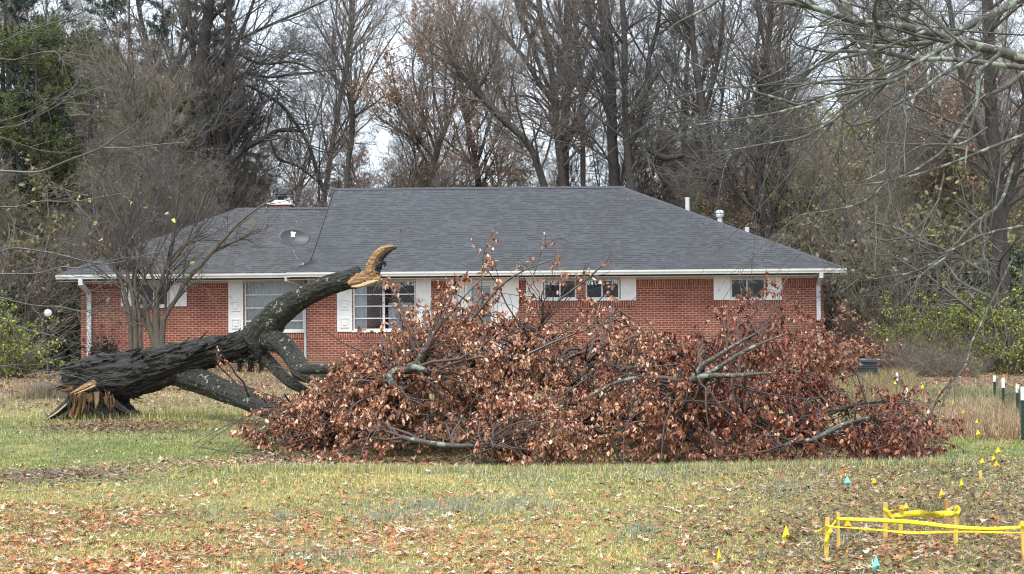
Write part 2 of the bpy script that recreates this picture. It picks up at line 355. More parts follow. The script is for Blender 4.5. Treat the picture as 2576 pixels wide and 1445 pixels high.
# ------------------------------------------------------------------ house
house = thing('brick_house', 'low red brick house with charcoal shingle hip roof, white shutters and white gutters', 'house', (0, 43.9, 0))
YW, YG = 43.9, 44.45              # wall planes: main block, left wing
YE, YGE = 43.35, 43.95            # eave edges
ze1 = pt(1425, 681, YE)[2]; ze0 = pt(1425, 692, YE)[2]
zs = pt(1425, 699, YW)[2] - .005   # soffit height (hidden behind frieze)
zb = pt(1425, 706, YW)[2]          # top of visible brick
xr = pt(2072, 800, YW)[0]; xl = pt(773, 800, YW)[0]; xwl = pt(203, 800, YG)[0]
def panel(name, x0, x1, z0, z1, y, holes, m, th=.22):
    """brick wall facing -y with real openings and reveals"""
    b = MB(); X = sorted({x0, x1, *[h[0] for h in holes], *[h[1] for h in holes]}); Zs = sorted({z0, z1, *[h[2] for h in holes], *[h[3] for h in holes]})
    for a, c in zip(X[:-1], X[1:]):
        for d, e in zip(Zs[:-1], Zs[1:]):
            mx_, mz_ = (a + c) / 2, (d + e) / 2
            if any(h[0] < mx_ < h[1] and h[2] < mz_ < h[3] for h in holes): continue
            b.add([(a, y, d), (c, y, d), (c, y, e), (a, y, e)], [(0, 1, 2, 3)]); b.add([(a, y + th, d), (c, y + th, d), (c, y + th, e), (a, y + th, e)], [(3, 2, 1, 0)])
    for h in holes:
        a, c, d, e = h
        b.add([(a, y, d), (a, y + th, d), (a, y + th, e), (a, y, e)], [(0, 1, 2, 3)]); b.add([(c, y, d), (c, y + th, d), (c, y + th, e), (c, y, e)], [(3, 2, 1, 0)])
        b.add([(a, y, d), (c, y, d), (c, y + th, d), (a, y + th, d)], [(0, 1, 2, 3)]); b.add([(a, y, e), (c, y, e), (c, y + th, e), (a, y + th, e)], [(3, 2, 1, 0)])
    return b
def rect(x0, x1, ya, yb, Y):
    """picture rectangle -> world x0,x1,z0,z1 on the wall plane Y"""
    c = (ya + yb) / 2; p = pt(x0, c, Y); q = pt(x1, c, Y); mx_ = (x0 + x1) / 2
    return [p[0], q[0], pt(mx_, yb, Y)[2], pt(mx_, ya, Y)[2]]
wins = {  # name: rect, vertical bars, horizontal bars, curtain
    'W2': (rect(888, 1046, 706, 831, YW), [965], [741, 770.5, 801]),
    'W3': (rect(1368, 1450, 703, 752, YW), [1409], []),
    'W4': (rect(1473, 1559, 703, 752, YW), [1515], []),
    'W5': (rect(1838, 1926, 700, 751, YW), [1880], []),
}
wl = {'W0': (rect(347, 424, 712, 770, YG), [386], []), 'W1': (rect(615, 766, 708, 833, YG), [], [742, 775, 808])}
door_r = rect(1170, 1251, 704, 926, YW); door_r[2] = .12
b = panel('w', xl, xr, -.1, zs, YW, [v[0] for v in wins.values()] + [door_r], None)
yb_ = 55.4
b.add([(xr, YW, -.1), (xr, yb_ - .5, -.1), (xr, yb_ - .5, zs), (xr, YW, zs)], [(0, 1, 2, 3)])
b.add([(xl, YW, -.1), (xl, yb_ - .5, -.1), (xl, yb_ - .5, zs), (xl, YW, zs)], [(3, 2, 1, 0)])
b.add([(xl, yb_ - .5, -.1), (xr, yb_ - .5, -.1), (xr, yb_ - .5, zs), (xl, yb_ - .5, zs)], [(3, 2, 1, 0)])
b.build('wall', M['brick'], house)
b = panel('w', xwl, xl - .003, -.1, zs, YG, [v[0] for v in wl.values()], None)
b.add([(xwl, YG, -.1), (xwl, 52.5, -.1), (xwl, 52.5, zs), (xwl, YG, zs)], [(3, 2, 1, 0)])
b.add([(xwl, 52.5, -.1), (xl, 52.5, -.1), (xl, 52.5, zs), (xwl, 52.5, zs)], [(3, 2, 1, 0)])
b.build('wall', M['brick'], house)
mk('floor', [(xwl + .1, YG + .3, .1), (xr - .1, YG + .3, .1), (xr - .1, 52, .1), (xwl + .1, 52, .1)], [(0, 1, 2, 3)], M['inner'], house)
# soldier courses under the soffit and below the sills
def course(x0, x1, ya, yb, Y, zt=None):
    r = rect(x0, x1, ya, yb, Y); MB().box(r[0], r[1], Y - .012, Y - .001, r[2], zt or r[3]).build('soldier_course', M['soldier'], house)
for a in ((774, 846), (1087, 1132), (1307, 1322), (1602, 1794), (1968, 2071)): course(a[0], a[1], 705, 722 if a[0] < 1900 else 721, YW, zs)
for a in ((229, 303), (472, 574)): course(a[0], a[1], 705, 724, YG, zs)
for a, yy in (((848, 1084), 834), ((1325, 1598), 757), ((1797, 1964), 756)): course(a[0], a[1], yy, yy + 15, YW)
course(612, 767, 836, 852, YG)
# frieze boards
def frieze(x0, x1, Y):
    p = rect(x0, x1, 696, 705, Y); MB().box(p[0], p[1], Y - .035, Y - .013, pt(1425, 705, YW)[2], zs + .05).build('frieze_board', M['cream'], house)
frieze(772, 2074, YW); frieze(200, 768, YG)
# soffits
MB().box(pt(722, 690, YE)[0], pt(2128, 690, YE)[0] - .05, YE + .02, YW - .036, zs, zs + .02).build('soffit', M['cream'], house)
MB().box(pt(142, 690, YGE)[0] + .05, pt(722, 690, YE)[0] + .5, YGE + .02, YG - .036, zs, zs + .02).build('soffit', M['cream'], house)
# gutters, profile extruded along x
def gutter(x0, x1, ye):
    pr = [(.0, ze0 - .01), (-.075, ze0), (-.082, ze0 + .035), (-.105, ze0 + .075), (-.11, ze1), (-.095, ze1), (-.09, ze1 - .012), (0, ze1 - .012)]
    V = [(x, ye + a, z) for x in (x0, x1) for a, z in pr]; n = len(pr)
    Fq = [(i, (i + 1) % n, (i + 1) % n + n, i + n) for i in range(n)] + [tuple(range(n))[::-1], tuple(range(n, 2 * n))]
    return mk('gutter', V, Fq, M['gutter'], house)
exl = pt(722, 690, YE)[0]; exr = pt(2128, 690, YE)[0]; ewl = pt(142, 690, YGE)[0]
gutter(exl, exr, YE); gutter(ewl, exl - .01, YGE)
# side gutter return on the right hip
MB().box(exr - .11, exr, YE + .005, 55.4, ze0, ze1 - .01).build('gutter', M['gutter'], house)
MB().box(ewl, ewl + .11, YGE + .005, 53, ze0, ze1 - .01).build('gutter', M['gutter'], house)
# roof slopes
YR = 49.4; zr = pt(1288, 472, YR)[2]; sl = (zr - ze1) / (YR - YE)
YRW = 48.6; zrw = ze1 + sl * (YRW - YGE)
def onslope(vx, vy, y0, z0, s):
    d = ROT @ Vector(((vx - 1288) / F, -(vy - 722.5) / F, -1))
    tt = (z0 - CAMZ - s * y0) / (d.z - s * d.y); return np.array([d.x * tt, d.y * tt, CAMZ + d.z * tt])
def roof(name, V, Fs, m, uvax, th=.04):
    o = mk(name, V, Fs, m, house); me = o.data; uv = me.uv_layers.new(name='UV'); L = org(house)
    for p in me.polygons:
        nrml = Vector(p.normal)
        hdir = Vector((0, 0, 1)).cross(nrml)
        hdir = hdir.normalized() if hdir.length > 1e-4 else Vector((1, 0, 0)); up = nrml.cross(hdir)
        for li in p.loop_indices:
            c = me.vertices[me.loops[li].vertex_index].co; uv.data[li].uv = (c.dot(hdir), c.dot(up) + 50)
    sm = o.modifiers.new('s', 'SOLIDIFY'); sm.thickness = th; sm.offset = -1
    return o
a = np.array([exl, YE, ze1]); bb_ = np.array([exr, YE, ze1]); c_ = onslope(1563, 470, YE, ze1, sl); c_[1] = YR; c_[2] = zr
d_ = np.array([onslope(843, 475, YE, ze1, sl)[0], YR, zr]); e_ = onslope(783, 655, YE, ze1, sl)
bk = 2 * YR - YE
Vr = [a, bb_, c_, d_, e_, (exr, bk, ze1), (d_[0], bk, ze1)]
mroof = roof('roof', Vr, [(0, 1, 2, 3, 4), (1, 5, 2), (2, 5, 6, 3)], M['shingle'], None)
hl = np.array([pt(600, 538, YRW)[0], YRW, zrw]); bkw = 2 * YRW - YGE
wroof = roof('roof', [(ewl, YGE, ze1), (d_[0] + .4, YGE, ze1), (d_[0] + .4, YRW, zrw), hl, (ewl, bkw, ze1), (d_[0] + .4, bkw, ze1)],
             [(0, 1, 2, 3), (0, 3, 4), (3, 2, 5, 4)], M['shingle_old'], None)
# ridge and hip caps
def capline(p, q, parent, w_=.13):
    p = np.array(p, float); q = np.array(q, float); L = np.linalg.norm(q - p); n = max(2, int(L / .2)); u = (q - p) / L
    side = nrm(np.cross(u, (0, 0, 1))); b = MB(); g = np.random.default_rng(3)
    for i in range(n):
        c0 = p + u * L * i / n; c1 = p + u * (L * (i + 1) / n + .03); lift = np.array([0, 0, .022 + .006 * (i % 2)]); low = np.array([0, 0, -.055])
        b.add([c0 + side * w_ + low, c0 + lift, c0 - side * w_ + low, c1 + side * w_ + low * 1.1, c1 + lift * .6, c1 - side * w_ + low * 1.1], [(0, 1, 4, 3), (1, 2, 5, 4), (0, 2, 1), (3, 4, 5)])
    b.build('ridge_cap', M['cap'], parent)
capline(d_, c_, mroof, .15); capline(c_, bb_, mroof); capline(hl, (d_[0], YRW, zrw), wroof, .15); capline((ewl, YGE, ze1), hl, wroof)
MB().obox((d_ + e_) / 2 - np.array([.02, 0, .03]), (.012, 0, 0), (e_ - d_) / 2, (0, 0, .07)).build('rake_board', M['cap'], mroof)
# chimney and roof pipes
cx = pt(706, 510, 49.7)[0]; zc = pt(706, 517, 49.7)[2]
ch = MB().box(cx - .36, cx + .36, 49.4, 50.1, zrw - .6, zc).build('chimney', M['brick'], wroof)
MB().box(cx - .42, cx + .42, 49.34, 50.16, zc + .001, zc + .06).add(np.array([(-.3, -.3, .06), (.3, -.3, .06), (.3, .3, .06), (-.3, .3, .06), (-.16, -.16, .17), (.16, -.16, .17), (.16, .16, .17), (-.16, .16, .17)]) + [cx, 49.75, zc], [(0, 1, 5, 4), (1, 2, 6, 5), (2, 3, 7, 6), (3, 0, 4, 7), (4, 5, 6, 7)]).build('chimney_cap', M['white'], wroof)
MB().lathe((cx, 49.75, zc + .17), [(.1, 0), (.1, .08), (.2, .1), (.2, .19), (.23, .2), (.05, .3), (.01, .31)]).build('chimney_cowl', M['black'], wroof)
for vx, y0, y1, r_, Yp, cap_ in ((1729.5, 497, 540, .075, 50.5, 0), (1811, 546, 572, .085, 49.4, 1), (1879.5, 572, 600, .075, 48.3, 0)):
    p1 = pt(vx, y0, Yp); p0 = pt(vx, y1, Yp); b = MB().lathe((p0[0], Yp, p0[2]), [(r_, 0), (r_, p1[2] - p0[2])])
    if cap_: b.lathe((p0[0], Yp, p1[2]), [(r_ * 1.5, .0), (r_ * 1.6, .07), (r_ * 1.4, .08), (r_ * 1.4, .12), (r_ * 1.7, .13), (r_ * 1.6, .19), (r_ * .6, .23)])
    b.build('vent_pipe', M['metal_w'], mroof)
# windows
def window(r, Y, vb, hb, cur, m=M['white']):
    x0, x1, z0, z1 = r; b = MB(); f = .045; ya, ybk = Y + .03, Y + .10
    b.box(x0, x0 + f, ya, ybk, z0, z1); b.box(x1 - f, x1, ya, ybk, z0, z1); b.box(x0 + f, x1 - f, ya, ybk, z0, z0 + f); b.box(x0 + f, x1 - f, ya, ybk, z1 - f, z1)
    zz = (z0 + z1) / 2
    for v in vb:
        xx = pt(v, 770, Y)[0]; wv = .035 if len(hb) else .018; b.box(xx - wv, xx + wv, ya + .002, ybk - .002, z0 + f, z1 - f)
    xs_ = [x0 + f] + [pt(v, 770, Y)[0] for v in vb] + [x1 - f]
    for h in hb:
        hz = pt((888 + 1046) / 2 if Y == YW else 690, h, Y)[2]
        for p_, q_ in zip(xs_[:-1], xs_[1:]): b.box(p_ + (.036 if p_ != xs_[0] else 0), q_ - (.036 if q_ != xs_[-1] else 0), ya + .01, ybk - .004, hz - .016, hz + .016)
    wobj = b.build('window', m, house)
    MB().box(x0 - .03, x1 + .03, Y - .045, Y + .03, z0 - .055, z0 - .002).build('sill', m, wobj)
    mk('pane', [(x0 + f, ya + .04, z0 + f), (x1 - f, ya + .04, z0 + f), (x1 - f, ya + .04, z1 - f), (x0 + f, ya + .04, z1 - f)], [(0, 1, 2, 3)], M['glass'], wobj)
    for (c0, c1, top) in cur:
        ca, cb = x0 + f + (x1 - x0 - 2 * f) * c0, x0 + f + (x1 - x0 - 2 * f) * c1; n = int((cb - ca) / .012) + 2; xx = np.linspace(ca, cb, n)
        yy = Y + .15 + .012 * np.sin(xx * 57) + .008 * np.sin(xx * 23 + 1); Vc = [(x, y, z) for z in (z0, z0 + (z1 - z0) * top) for x, y in zip(xx, yy)]
        mk('curtain', Vc, [(i, i + 1, n + i + 1, n + i) for i in range(n - 1)], M['curtain'], wobj, True)
window(*[wins['W2'][0], YW], wins['W2'][1], wins['W2'][2], [(.0, .2, 1), (.56, .95, .55)])
window(wins['W3'][0], YW, [1409], [], []); window(wins['W4'][0], YW, [1515], [], []); window(wins['W5'][0], YW, [1880], [], [])
window(wl['W0'][0], YG, [386], [], []); window(wl['W1'][0], YG, [], wl['W1'][2], [(0, 1, 1)])
# shutters with raised panels
def shutter(x0, x1, ya, yb, Y, n):
    r = rect(x0, x1, ya, yb, Y); b = MB(); y0 = Y - .04; b.box(r[0], r[1], y0, Y - .014, r[2], r[3]); cxs = (r[0] + r[1]) / 2
    H = r[3] - r[2]; hw = (r[1] - r[0]) * .29
    for i in range(n):
        cz = r[2] + H * (i + .5) / n; hh = min(hw * 1.12, H / n * .42)
        for k, (s, dp) in enumerate(((1, .022), (.82, .004), (.5, .024))):
            if k == 1: continue
            if k == 0:
                for (p, q, u, v) in ((-1, 1, .84, 1), (-1, 1, -1, -.84), (-1, -.82, -.84, .84), (.82, 1, -.84, .84)): b.box(cxs + p * hw, cxs + q * hw, y0 - dp, y0, cz + u * hh, cz + v * hh)
            else: b.box(cxs - s * hw, cxs + s * hw, y0 - dp, y0, cz - s * hh, cz + s * hh)
    b.build('shutter', M['white'], house)
for a in ((848, 886, 699, 835, YW, 3), (1047, 1085, 699, 835, YW, 3), (1323, 1366, 697, 756, YW, 1), (1561, 1600, 697, 756, YW, 1), (1795, 1837, 696, 755, YW, 1), (1928, 1966, 696, 755, YW, 1),
          (305, 345, 712, 771, YG, 1), (427, 470, 712, 771, YG, 1), (575, 612, 705, 837, YG, 3)): shutter(*a)
# entrance: white surround, door, storm door, lantern
for x0, x1 in ((1133, 1169), (1252, 1306)):
    r = rect(x0, x1, 704, 926, YW); MB().box(r[0], r[1], YW - .045, YW - .014, .05, zs).build('entrance_panel', M['white'], house)
x0, x1, z0, z1 = door_r
dr = MB().box(x0, x1, YW + .1, YW + .15, z0, z1 - .06).build('door', M['white'], house)
b = MB(); b.box(x0, x0 + .09, YW - .02, YW + .09, z0, z1); b.box(x1 - .09, x1, YW - .02, YW + .09, z0, z1); b.box(x0 + .09, x1 - .09, YW - .02, YW + .09, z1 - .09, z1); b.build('door_frame', M['white'], dr)
b = MB(); q0 = x0 + .1; q1 = x1 - .1; b.box(q0, q0 + .1, YW, YW + .04, z0, z1 - .1); b.box(q1 - .1, q1, YW, YW + .04, z0, z1 - .1)
b.box(q0 + .1, q1 - .1, YW, YW + .04, z1 - .2, z1 - .1); b.box(q0 + .1, q1 - .1, YW, YW + .04, z0, z0 + .5); b.box(q0 + .1, q1 - .1, YW + .002, YW + .038, z1 - .25, z1 - .235); b.build('storm_door', M['metal_w'], dr)
mk('pane', [(q0 + .1, YW + .02, z0 + .5), (q1 - .1, YW + .02, z0 + .5), (q1 - .1, YW + .02, z1 - .2), (q0 + .1, YW + .02, z1 - .2)], [(0, 1, 2, 3)], M['glass'], dr)
r = rect(1211, 1225, 745, 792, YW); MB().box(r[0], r[1], YW + .09, YW + .099, r[2], r[3]).build('door_light', M['black'], dr)
p = pt(1145.5, 726, YW); L = MB(); lx, ly = p[0], YW - .2
L.lathe((lx, ly, p[2] - .15), [(.02, -.03), (.05, 0), (.06, .02), (.085, .2), (.1, .21), (.04, .28), (.02, .31)], 6); L.tube([(lx, ly, p[2] + .14), (lx, ly + .07, p[2] + .2), (lx, YW - .045, p[2] + .14)], .012); L.box(lx - .04, lx + .04, YW - .065, YW - .047, p[2] + .04, p[2] + .22)
L.build('porch_lantern', M['black'], house)
# downspouts
def spout(pts_, name='downspout', r_=.042):
    b = MB(); P = [np.array(p) for p in pts_]
    for p, q in zip(P[:-1], P[1:]):
        u = nrm(q - p); s1 = np.array([1., 0, 0]) if abs(u[0]) < .7 else np.array([0, 0, 1.]); s1 = nrm(s1 - u * (s1 @ u)); s2 = np.cross(u, s1)
        b.obox((p + q) / 2, s1 * r_ * 1.15, s2 * r_ * .85, u * (np.linalg.norm(q - p) / 2 + r_ * .5))
    b.build(name, M['metal_w'], house)
sx = pt(2058, 800, YW)[0]; spout([(sx - .02, YE - .04, ze0), (sx - .02, YE - .04, ze0 - .12), (sx, YW - .06, ze0 - .33), (sx, YW - .06, .22), (sx, YW - .2, .07)], r_=.05)
sx = pt(226, 800, YG)[0]; spout([(sx - .12, YGE - .04, ze0), (sx - .11, YGE - .04, ze0 - .15), (sx, YG - .06, ze0 - .42), (sx, YG - .06, .1)], r_=.055)
sx = pt(770, 800, YG)[0]; spout([(pt(727, 700, YGE)[0], YE - .02, ze0), (pt(727, 700, YGE)[0], YE, ze0 - .1), (pt(745, 712, YGE)[0], YGE, ze0 - .2), (sx - .02, YG - .04, ze0 - .24), (sx - .02, YG - .04, .1)], r_=.03)
# front step
MB().box(x0 - .5, x1 + .5, YW - 1.0, YW - .013, -.05, .11).build('step', plain('concrete', (.34, .33, .31), .85, .12, 4), house)

# satellite dish on the roof corner
dc = pt(740, 597, 43.6); dish = thing('satellite_dish', 'oval grey satellite dish on bent pole above the left roof valley', 'satellite dish', onslope(758, 665, YE, ze1, sl))
dn = nrm(np.array([.10, -.86, .50])); du = nrm(np.cross(dn, (0, 0, 1.))); du = nrm(du + np.array([0, 0, .10])); dw = np.cross(du, dn); dw = dw * np.sign(dw[2])
Vd = []; k = 32; rings = 7; a_, b_ = .46, .30
for j in range(rings + 1):
    for i in range(k):
        th = 2 * math.pi * i / k; s = j / rings; Vd.append(dc + du * a_ * s * math.cos(th) + dw * b_ * s * math.sin(th) + dn * .09 * (s * s - 1))
Fd = [(j * k + i, j * k + (i + 1) % k, (j + 1) * k + (i + 1) % k, (j + 1) * k + i) for j in range(rings) for i in range(k)]
o = mk('reflector', Vd, Fd, M['dish'], dish, True); s_ = o.modifiers.new('s', 'SOLIDIFY'); s_.thickness = .015
foot = onslope(758, 665, YE, ze1, sl); bp = dc - dn * .12 + np.array([0, 0, -.25])
MB().tube([foot, foot + (bp - foot) * np.array([.72, .5, .35]), bp + np.array([-.02, 0, -.14]), bp], .03).build('mast', M['steel'], dish, True)
fp = dc + dn * .42 - dw * .22
b = MB().tube([dc - dn * .1 - dw * .28, dc - dw * .36 + dn * .1, fp], .016); b.obox(fp, du * .055, dn * .05, dw * .075); b.obox(fp + dw * .09, du * .075, dn * .03, dw * .02); b.build('feed_arm', M['steel'], dish)
b = MB(); b.obox(foot, (.07, 0, 0), (0, .07, .07 * sl), (0, -.004, .008)); b.build('foot_plate', M['steel'], dish)

# condenser unit
p = gnd(2173, 962); ac = thing('air_conditioner', 'dark grey square air conditioner unit standing right of the house', 'air conditioner', p)
h = 3720 and (57 * p[1] / F); wd = 29 * p[1] / F
b = MB(); b.box(-wd, wd, -wd + .02, wd, .03, h - .045); ab = b.build('casing', M['acdark'], ac, world=False)
b = MB()
for i in range(8): z = .06 + (h - .14) * i / 7; b.box(-wd - .006, wd + .006, -wd + .008, wd + .006, z, z + .018)
for xx in (-wd - .01, wd - .02): b.box(xx, xx + .03, -wd + .004, -wd + .034, .03, h - .045)
b.build('louvre_guard', M['ac'], ac, world=False)
b = MB(); b.box(-wd - .03, wd + .03, -wd - .01, wd + .03, h - .045, h - .005); b.lathe((0, 0, h - .004), [(wd * .8, 0), (wd * .75, .02), (.05, .03)], 24); b.build('top_cover', M['ac'], ac, world=False)
MB().box(-wd - .06, wd + .06, -wd - .04, wd + .06, -.02, .03).build('base_pad', M['steel'], ac, world=False)

# lamp post on the left
Dl = 42.; p = pt(121, 900, Dl); g0 = float(gz(p[0], Dl)); lp = thing('lamp_post', 'black garden lamp post with round white globe left of the house', 'lamp post', (p[0], Dl, g0)); zt = pt(121, 787, Dl)[2] - g0
MB().lathe((0, 0, 0), [(.09, 0), (.09, .12), (.05, .16), (.045, zt - .2), (.07, zt - .18), (.08, zt - .1)]).build('post', M['black'], lp, True, False)
MB().lathe((0, 0, zt), [(.06, -.1), (.095, -.05), (.105, 0), (.09, .055), (.05, .09), (.01, .1)]).build('globe', M['globe'], lp, True, False)
MB().lathe((0, 0, zt), [(.05, .092), (.06, .1), (.02, .15), (.005, .17)], 8).build('finial', M['black'], lp, True, False)

# ------------------------------------------------------------------ fallen tree
def zpoly(L, D, ox=0, oy=0, s=1.):
    """picture polyline -> world; D a depth or a pair (start, end) or list"""
    n = len(L); D = np.interp(np.linspace(0, 1, n), np.linspace(0, 1, len(D)), D) if hasattr(D, '__len__') else [D] * n
    return np.array([pt(ox + x * s, oy + y * s, d) for (x, y), d in zip(L, D)])
def rpoly(rad_px, D, n):
    rp = np.interp(np.linspace(0, 1, n), np.linspace(0, 1, len(rad_px)), rad_px); D = np.interp(np.linspace(0, 1, n), np.linspace(0, 1, len(D)), D) if hasattr(D, '__len__') else D
    return rp * D / F
def fat(poly, rad, n, k, g, rough=.06, ridges=9, amp=.07):
    """thick limb with bark ridges modelled in the surface"""
    P, r = resample(poly, rad, n); V, Fq = tubes(P[None], r[None], k); V = V.reshape(n, k, 3)
    ph = g.random(ridges) * 6.28; th = np.arange(k) * 2 * np.pi / k; s = np.linspace(0, 1, n)[:, None] * np.linalg.norm(np.diff(P, axis=0), axis=1).sum()
    disp = np.zeros((n, k))
    for q in range(ridges): disp += np.sin(th[None] * (5 + q * 2) + ph[q] + s * (1.3 + .7 * math.sin(q * 2.1)) + .8 * np.sin(s * (2 + q) + ph[q])) / ridges
    fine = .5 * np.sin(th[None] * 23 + 2.2 * np.sin(s * 5) + ph[2]) + .5 * np.sin(th[None] * 31 + 2 * np.sin(s * 7 + 1)); disp = np.sign(disp) * np.abs(disp) ** .8 * amp * 2.2 + fine * amp * .35 + .05 * np.sin(s * 3 + ph[0]) * np.cos(th[None] * 2 + ph[1]) + g.normal(size=(n, k)) * rough * .25
    V = P[:, None] + (V - P[:, None]) * (1 + disp)[..., None]
    V = V.reshape(-1, 3); Fl = [tuple(f) for f in Fq] + [tuple(range(k))[::-1], tuple((n - 1) * k + i for i in range(k))]
    return V, Fl
gt = np.random.default_rng(11)
base_t = gnd(230, 1050)
ft = thing('fallen_tree', 'huge dark fallen tree with dead russet leaves lying in front of the house', 'tree', base_t)
# trunk, first its thick butt, sweeping up to the fork
TP = zpoly([(168, 952), (240, 946), (325, 944), (430, 916), (520, 888), (600, 868), (652, 846), (690, 822)], [23.5, 23.2, 22.8, 22.3])
TR = rpoly([26, 50, 59, 47, 35, 30, 34, 30], [23.4, 22.4], 8)
V, Fl = fat(TP, TR, 150, 72, gt, .06, 11, .12); mk('trunk', V, Fl, M['bark_fallen'], ft, True)
limbs = []
def limb(L, D, rad, n=70, k=40, amp=.06, m='bark_limb', name='limb', parent=ft):
    P = zpoly(L, D); r_ = rpoly(rad, D, len(L)); V, Fl = fat(P, r_, n, k, gt, .05, 9, amp)
    limbs.append(resample(P, r_, 12)); return mk(name, V, Fl, M[m], parent, True)
up = limb([(640, 862), (668, 826), (702, 788), (752, 755), (812, 724), (868, 706), (905, 697)], [22.4, 22.0], [36, 38, 33, 26, 25, 24, 27], 90, 48, .07)
l2 = limb([(668, 850), (712, 868), (742, 905), (760, 935), (800, 945), (850, 955), (930, 965), (1010, 960), (1060, 935)], [22.3, 19.8], [27, 26, 24, 25, 17, 14, 12, 10, 6])
limb([(630, 868), (668, 900), (700, 935), (730, 962), (770, 985)], [22.6, 21.6], [17, 16, 14, 13, 9])
limb([(350, 945), (420, 940), (490, 955), (560, 982), (620, 1003), (680, 1030), (740, 1058), (810, 1095), (900, 1125)], [23.4, 23.2, 22.85, 22.3, 21.6, 21.0, 20.3, 19.4, 18.4], [10, 24, 30, 28, 26, 26, 23, 19, 13], 100, 48, .08)
limb([(760, 930), (860, 925), (960, 900), (1060, 868), (1160, 842), (1260, 820)], [20.6, 18.6], [14, 12, 10, 8, 6, 3], 50, 16)
limb([(990, 965), (1010, 935), (1050, 915), (1068, 880)], [17.2, 17.0], [14, 12, 10, 9], 40, 20, .05, 'bark_lichen')
limb([(1000, 985), (985, 945), (1040, 925), (1100, 945)], [16.7, 16.8], [8, 12, 9, 6], 40, 20, .05, 'bark_lichen')
limb([(1000, 1100), (1100, 1118), (1180, 1122), (1252, 1112)], [15.9, 15.8], [7, 7, 6, 4], 40, 16, .05, 'bark_lichen')
limb([(1700, 985), (1740, 960), (1768, 920), (1800, 900), (1850, 868), (1925, 826)], [16.2, 16.0], [6, 8, 7, 6, 4.5, 1.5], 50, 16, .04, 'bark_lichen')
limb([(1730, 958), (1790, 935), (1880, 880), (1990, 835)], [16.1, 16.0], [6, 6, 4.5, 1.2], 50, 14, .04, 'bark_lichen')
limb([(1690, 990), (1760, 950), (1850, 945), (1940, 938)], [16.1, 15.9], [5, 7, 6, 2], 40, 14, .04, 'bark_lichen')
limb([(1955, 1145), (1990, 1112), (2040, 1108), (2120, 1070), (2190, 1050)], [15.3, 15.5], [2.4, 5, 7, 6, 3], 40, 14, .04, 'bark_lichen')
limb([(760, 1055), (950, 1075), (1200, 1050), (1450, 1060), (1700, 1040), (1900, 1060), (2150, 1090)], [19.2, 16.6], [16, 14, 12, 11, 9, 7, 4], 60, 16)
limb([(900, 960), (1100, 930), (1300, 900), (1500, 930), (1700, 990)], [19.6, 18], [12, 11, 9, 8, 6], 60, 16)
limb([(1200, 1050), (1280, 960), (1330, 860), (1380, 790)], [18, 17.6], [9, 8, 5, 2], 40, 12)
limb([(1500, 1060), (1600, 950), (1740, 880)], [17.6, 17.8], [8, 6, 2], 40, 12)
limb([(2000, 1080), (2150, 1020), (2290, 1010)], [17.2, 17.4], [6, 4, 2], 30, 10)
# knot stubs on the trunk
MB().tube(zpoly([(642, 860), (655, 880), (650, 905)], 22.3), [.14, .10, .05], 14).build('branch_stub', M['bark_fallen'], ft, True)
MB().tube(zpoly([(500, 882), (507, 868), (520, 862)], 22.7), [.06, .05, .03], 8).build('branch_stub', M['bark_fallen'], ft, True)
# loose bark plates standing off the trunk
b = MB()
for _ in range(330):
    i = gt.integers(0, 7); u = gt.random(); c = TP[i] * (1 - u) + TP[i + 1] * u; r_ = TR[i] * (1 - u) + TR[i + 1] * u; tx = nrm(TP[i + 1] - TP[i]); a = gt.uniform(-2.4, 1.5)
    out = np.array([0, -math.cos(a), math.sin(a)]); sd_ = np.cross(tx, out); Lp = gt.uniform(.06, .22); wp = gt.uniform(.012, .035); dirn = nrm(tx + gt.normal(size=3) * .16)
    o_ = c + out * r_ * gt.uniform(1.0, 1.07)
    b.add([o_ - dirn * Lp - out * .03, o_ - dirn * Lp * .3 + sd_ * wp + out * .01, o_ + dirn * Lp + out * gt.uniform(0, .05), o_ + dirn * Lp * .1 - sd_ * wp + out * .012, o_ - out * .03], [(0, 1, 2), (0, 2, 3), (0, 1, 4), (1, 2, 4), (2, 3, 4), (3, 0, 4)])
b.build('bark_plate', M['bark_fallen'], ft)
# broken end of the raised limb: torn face and standing splinter
def ribbon(L, D, w0, th, m, name, parent, n=26, g=gt):
    """thick torn piece following a line, widths in picture pixels"""
    P = zpoly(L, D); P, r_ = resample(P, rpoly(w0, D, len(L)), n); T = nrm(np.gradient(P, axis=0)); S = nrm(np.cross(T, [0, -1., 0])); V = []
    for i in range(n):
        j = g.normal(size=4) * .06 * r_[i]
        V += [P[i] + S[i] * (r_[i] + j[0]), P[i] + np.array([0, -th, 0]) * .6 + S[i] * (r_[i] * .35 + j[1]), P[i] + np.array([0, -th, 0]) * .45 - S[i] * (r_[i] * .4 + j[2]), P[i] - S[i] * (r_[i] + j[3]), P[i] + np.array([0, th, 0])]
    Fq = [(i * 5 + q, i * 5 + (q + 1) % 5, (i + 1) * 5 + (q + 1) % 5, (i + 1) * 5 + q) for i in range(n - 1) for q in range(5)] + [(0, 1, 2, 3, 4), tuple((n - 1) * 5 + q for q in range(5))]
    return mk(name, V, Fq, M[m], parent)
ribbon([(876, 714), (896, 706), (918, 700), (940, 696), (956, 702)], 21.72, [5, 15, 19, 17, 5], .05, 'wood_raw', 'torn_wood', up)
ribbon([(884, 722), (905, 720), (930, 712), (950, 706)], 21.66, [2, 5, 6, 2], .04, 'wood_pale', 'torn_wood', up)
ribbon([(926, 702), (930, 680), (938, 655), (953, 635), (972, 622), (990, 619)], 21.8, [12, 12, 11, 9, 6, 2], .05, 'wood_raw', 'splinter', up)
ribbon([(940, 700), (948, 680), (955, 655), (966, 640), (982, 628), (998, 622)], 21.96, [10, 11, 9, 8, 6, 3], .07, 'bark_limb', 'splinter', up)
